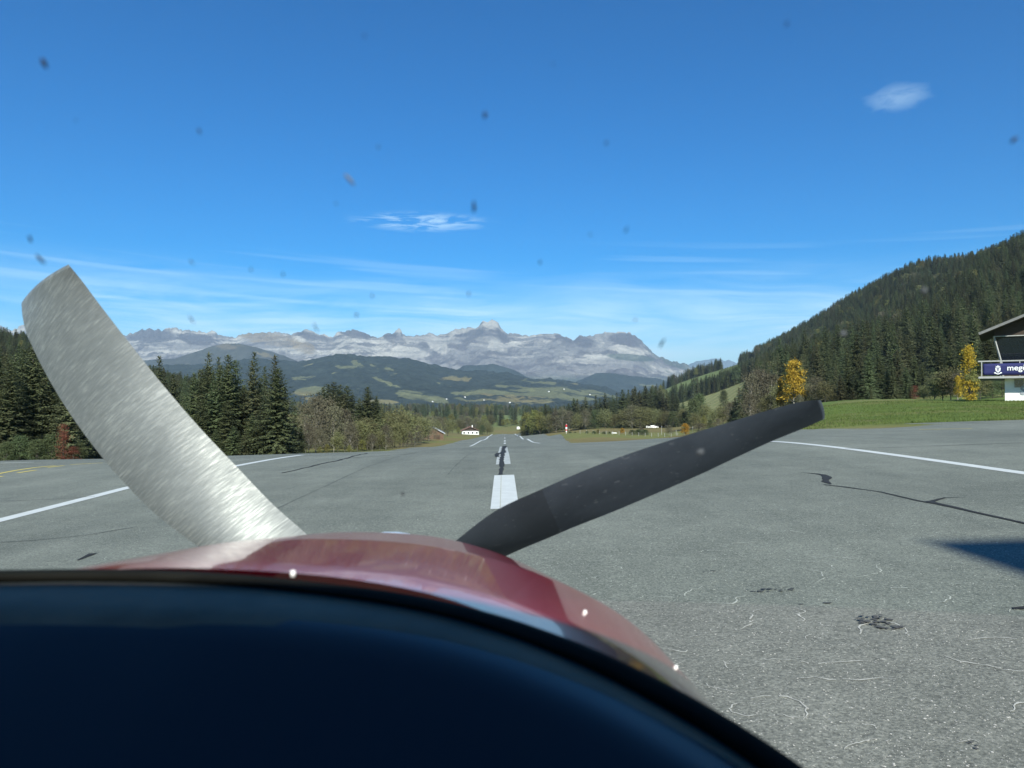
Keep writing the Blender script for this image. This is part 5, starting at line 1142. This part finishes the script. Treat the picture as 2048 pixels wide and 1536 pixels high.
sp = MB().tube([(hc.x - ACL.x, hc.y - ACL.y - 0.10, hc.z - ACL.z), (hc.x - ACL.x, hc.y - ACL.y - 0.065, hc.z - ACL.z)], [0.128, 0.137], 36).build('spinner_backplate', M['chrome'], ac, True)
# windscreen seal, piping and glareshield
mid3 = (u3 + d3) / 2 + np.array([0, -0.016, 0.003])
up_b = u3 + np.array([0, 0.03, -0.02]); dn_b = d3 + np.array([0, 0.03, -0.02])
rows = np.stack([up_b, u3, u3 * .7 + mid3 * .3 + np.array([0, -0.004, 0.001]), mid3, d3 * .7 + mid3 * .3 + np.array([0, -0.004, 0.001]), d3, dn_b], 1)
link('windscreen_seal', mesh_np('windscreen_seal', rows.reshape(-1, 3) - np.array(ACL), grid_faces(90, 7), [M['seal']], True), ac)
MB().tube([tuple(q - np.array(ACL)) for q in (d3 + np.array([0, -0.004, -0.0008]))], 0.0022, 6).build('piping', M['piping'], ac, True)
gs_rows = []
for k_, (fy, fz) in enumerate([(0.0, -0.0015), (0.03, -0.0012), (0.058, -0.0022), (0.075, -0.006), (0.09, -0.012), (0.12, -0.028), (0.18, -0.06), (0.26, -0.11), (0.34, -0.17), (0.40, -0.24), (0.42, -0.42)]):
    q = d3.copy(); q[:, 1] -= fy; q[:, 2] += fz; gs_rows.append(q)
gs = np.stack(gs_rows, 1)
tpr = np.clip(1.25 - np.linspace(0, 1, 90) * 1.15, 0.12, 1.0)[:, None]; sheen = gs[:, :5].copy(); sheen[:, :, 1] = d3[:, 1][:, None] - (d3[:, 1][:, None] - sheen[:, :, 1]) * tpr; sheen[:, :, 2] += 0.0015; sheen[:, 4, 2] -= 0.004  # lighter strip: skylight reflected along the glareshield, put into its colour and taper
link('glareshield_sheen', mesh_np('glareshield_sheen', sheen.reshape(-1, 3) - np.array(ACL), grid_faces(90, 5), [material('painted_sheen_band', (0.200, 0.130, 0.078), 0.6, 0.25, 14.0, spec=0.3, bump=0.1, bscale=300)], True), ac)
link('glareshield', mesh_np('glareshield', gs.reshape(-1, 3) - np.array(ACL), grid_faces(90, len(gs_rows)), [M['dash']], True), ac)
# cabin roof, rear bulkhead and sills that shade the cockpit (out of view)
M['cabin'] = material('dark_cabin_lining', (0.020, 0.022, 0.026), 0.9, 0.2, 6.0)
CO = Vector((0.25, -0.3, 0))
for nm, c_, sz in [('cabin_roof', (-0.2, -1.085, CAMH + 0.34), (1.62, 1.94, 0.03)), ('bulkhead', (-0.2, -1.6, CAMH - 0.10), (1.5, 0.03, 0.86)),
                   ('side_panel', (-0.97, -0.7, CAMH - 0.50), (0.03, 1.75, 0.7)), ('side_panel', (0.60, -0.65, CAMH - 0.52), (0.03, 1.9, 0.7)),
                   ('window_post', (-0.97, -1.0, CAMH + 0.08), (0.025, 1.0, 0.48)), ('window_post', (0.60, -0.65, CAMH + 0.08), (0.025, 1.9, 0.49))]:
    MB().box(c_, sz).build(nm, M['cabin'], ac).location = CO
# windscreen pane: clear acrylic with squashed insects on it
def ws_y(x, zr): return 0.615 - 0.95 * (zr + 0.15) - 0.22 * (x + 0.1) ** 2
wx, wz = np.meshgrid(np.linspace(-0.75, 0.75, 30), np.linspace(-0.16, 0.34, 20)); wy = ws_y(wx, wz)
cm = bpy.data.materials.new('clear_acrylic'); cm.use_nodes = True; T = NT(cm.node_tree)
T.n.remove(T.n['Principled BSDF']); tb = T.new('ShaderNodeBsdfTransparent'); tb.inputs[0].default_value = (0.93, 0.985, 0.97, 1); T.l.new(tb.outputs[0], T.n['Material Output'].inputs[0])
ws = link('windscreen', mesh_np('windscreen', np.stack([wx.ravel(), wy.ravel(), wz.ravel() + CAMH], 1) - np.array(ACL), grid_faces(20, 30), [cm], True), ac)
M['bug'] = material('dried_insect', (0.022, 0.020, 0.030), 0.8, 0.3, 60.0)
M['smear'] = material('dried_smear', (0.13, 0.15, 0.17), 0.9, 0.3, 60.0)
smears = [(1400, 905, 1.6, 1.3, 20), (1846, 582, 1.2, 1.2, 0), (700, 360, 0.9, 2.2, -40), (1686, 668, 1.3, .9, 0)]
bugs = [(90, 128, 1.0, 1.5, -25), (83, 519, .8, 1.6, -40), (62, 478, .5, 1.2, 0), (400, 264, .55, .9, 0), (948, 412, .7, 1.7, 0), (970, 232, .65, .9, 20), (1212, 287, .45, .6, 0), (503, 540, .45, .6, 0), (567, 549, .4, .6, 0), (1080, 525, .45, .6, 0), (714, 630, .5, .6, 0), (1323, 687, .5, 1.6, 25), (2026, 280, .8, 1.3, 50), (1572, 50, .4, .9, 20), (730, 74, .4, .5, 0), (757, 295, .35, .5, 0), (938, 588, .35, .8, 0), (385, 640, .35, 1.3, -30), (632, 655, .3, 1.8, -20), (806, 988, .5, .8, 15), (1252, 460, .3, .9, 20), (673, 408, .3, .4, 0), (1106, 130, .3, .4, 0), (1676, 670, .4, .5, 0), (385, 525, .25, 1., -35), (1180, 470, .3, .4, 0), (1270, 640, .35, .5, 0), (745, 592, .35, .6, 0), (154, 242, .3, .4, 0)]
for i, (px, py, s1, s2, ang) in enumerate(bugs + smears):
    a, e = pdir(px, py); y = 0.5
    for _ in range(12): y = ws_y(a * y, e * y)
    c = Vector((a * y, y - 0.0008, CAMH + e * y)); rnd = random.Random(i); k_ = 9
    w_ = 0.0015 * s1 * (y / 0.45); h_ = 0.0018 * s2 * (y / 0.45); ca, sa = math.cos(R(-ang)), math.sin(R(-ang)); ring = []
    for j in range(k_):
        q = 6.283 * j / k_; r_ = rnd.uniform(0.7, 1.25); lx_, lz_ = math.cos(q) * w_ * r_, math.sin(q) * h_ * r_
        X_, Z_ = lx_ * ca - lz_ * sa, lx_ * sa + lz_ * ca
        ring.append((c.x + X_, c.y - 0.7 * Z_, c.z + Z_))
    mb = MB(); n0 = [tuple(Vector(p_) - ACL) for p_ in ring]; top_ = tuple(c + Vector((0, -0.0009, -0.0004)) - ACL)
    mb.add(n0 + [top_], [(j, (j + 1) % k_, k_) for j in range(k_)] + [tuple(range(k_))])
    mb.build('bug_splat' if i < len(bugs) else 'smear', M['bug'] if i < len(bugs) else M['smear'], ws)

# far farmhouses: set down on the wooded hill and the valley floor where the sight line meets them
bpy.context.view_layer.update()
wh = bpy.data.objects['wooded_hill']
M['farwall'] = M['render']
for i, (px, py) in enumerate(far):
    a, e = pdir(px, py); hit, l_, n_, _ = wh.ray_cast(Vector((0, 0, CAMH)), Vector((a, 1, e)).normalized())
    if not hit: continue
    o = empty('far_house', (l_.x, l_.y, l_.z - 2), random.Random(i).uniform(-0.5, 0.5)); w = 5 + 3 * random.Random(i).random()
    tag(o, 'tiny pale farmhouse scattered on the meadows across the valley', 'house', 'farmhouses across the valley')
    MB().prism([(-w / 2, -3), (w / 2, -3), (w / 2, 5), (0, 7.5), (-w / 2, 5)], 0, 8).build('wall', M['render'], o)
    r_ = MB()
    for s in (-1, 1): r_.add([(s * (w / 2 + 1.2), -1.2, 4.6), (0, -1.2, 7.9), (0, 9.2, 7.9), (s * (w / 2 + 1.2), 9.2, 4.6), (s * (w / 2 + 1.2), -1.2, 5.0), (0, -1.2, 8.3), (0, 9.2, 8.3), (s * (w / 2 + 1.2), 9.2, 5.0)], [(0, 1, 2, 3), (4, 5, 6, 7), (0, 1, 5, 4), (2, 3, 7, 6), (0, 3, 7, 4)])
    r_.build('roof', M['slate'], o)
# labels that count along a row from something one can find
TENS = ['', '', 'twenty', 'thirty', 'forty', 'fifty']
ORD = ['', 'first', 'second', 'third', 'fourth', 'fifth', 'sixth', 'seventh', 'eighth', 'ninth', 'tenth', 'eleventh', 'twelfth', 'thirteenth', 'fourteenth', 'fifteenth', 'sixteenth', 'seventeenth', 'eighteenth', 'nineteenth']
def ordinal(n): return ORD[n] if n < 20 else (TENS[n // 10][:-1] + 'ieth' if n % 10 == 0 else TENS[n // 10] + '-' + ORD[n % 10])
for grp, tmpl, rev in [('spruces beyond the yellow taxi lines', '{} spruce inward along the stand beyond the yellow taxi lines', False), ('bushes under the spruces', '{} low bush inward at the foot of the spruces beyond the taxi lines', False),
                       ('spruces behind the white edge line', '{} spruce from the silver blade in the tall row behind the edge line', False), ('young spruces below the tall row', '{} low young spruce from the silver blade below the tall row', False),
                       ('leafless trees past the tall spruces', '{} brown leafless tree from the broad end spruce in the thicket', False), ('spruces behind the leafless thicket', '{} spruce of the small group rising behind the leafless thicket, towards the runway', False),
                       ('fading trees along the grass edge', '{} fading olive tree from the leafless thicket towards the barn', False), ('bushes at the thicket edge', '{} yellow-green bush along the thicket edge towards the runway', False),
                       ('trees about the farmhouse', '{} fading round tree from the barn side about the white farmhouse', False), ('bushes on the meadow past the runway end', '{} yellow-green bush from the farmhouse side on the meadow past the runway', False),
                       ('far fading trees beyond the farmhouse', '{} fading tree from the barn side in the far belt beyond the farmhouse', False), ('far spruces beyond the farmhouse', '{} far spruce from the thicket side in the belt beyond the farmhouse', False),
                       ('broadleaf trees behind the meadow fence', '{} broadleaf tree from the parked aircraft along the tree line foot', False), ('tree line behind the meadow fence', '{} tall spruce from the parked aircraft along the tree line', False),
                       ('clump below the striped meadow', '{} rounded tree from the white vans in the clump below the striped meadow', False), ('spruces at the hem of the hill', '{} dark spruce from the striped meadow at the hem of the hill', False),
                       ('fading trees at the foot of the hill', '{} greyish fading tree from the striped meadow at the foot of the hill', False), ('spruces behind the grass bank', '{} big spruce from the golden birch behind the grass bank', False),
                       ('bushy trees near the chalet', '{} bushy grey-green tree from the grass bank middle towards the banner chalet', False), ('farmhouses across the valley', '{} tiny pale farmhouse from the barn side on the meadows across the valley', False)]:
    row = sorted([o for o in bpy.data.objects if o.parent is None and o.get('group') == grp], key=lambda o: o.location.x / o.location.y)
    i = 0
    for o in row:
        if 'dark' not in o['label'] and ('tallest' in o['label'] or 'slim' in o['label'] or 'pointed' in o['label']): continue
        i += 1; o['label'] = tmpl.format(ordinal(i))
print('spruces', count, 'hill', len(hill))
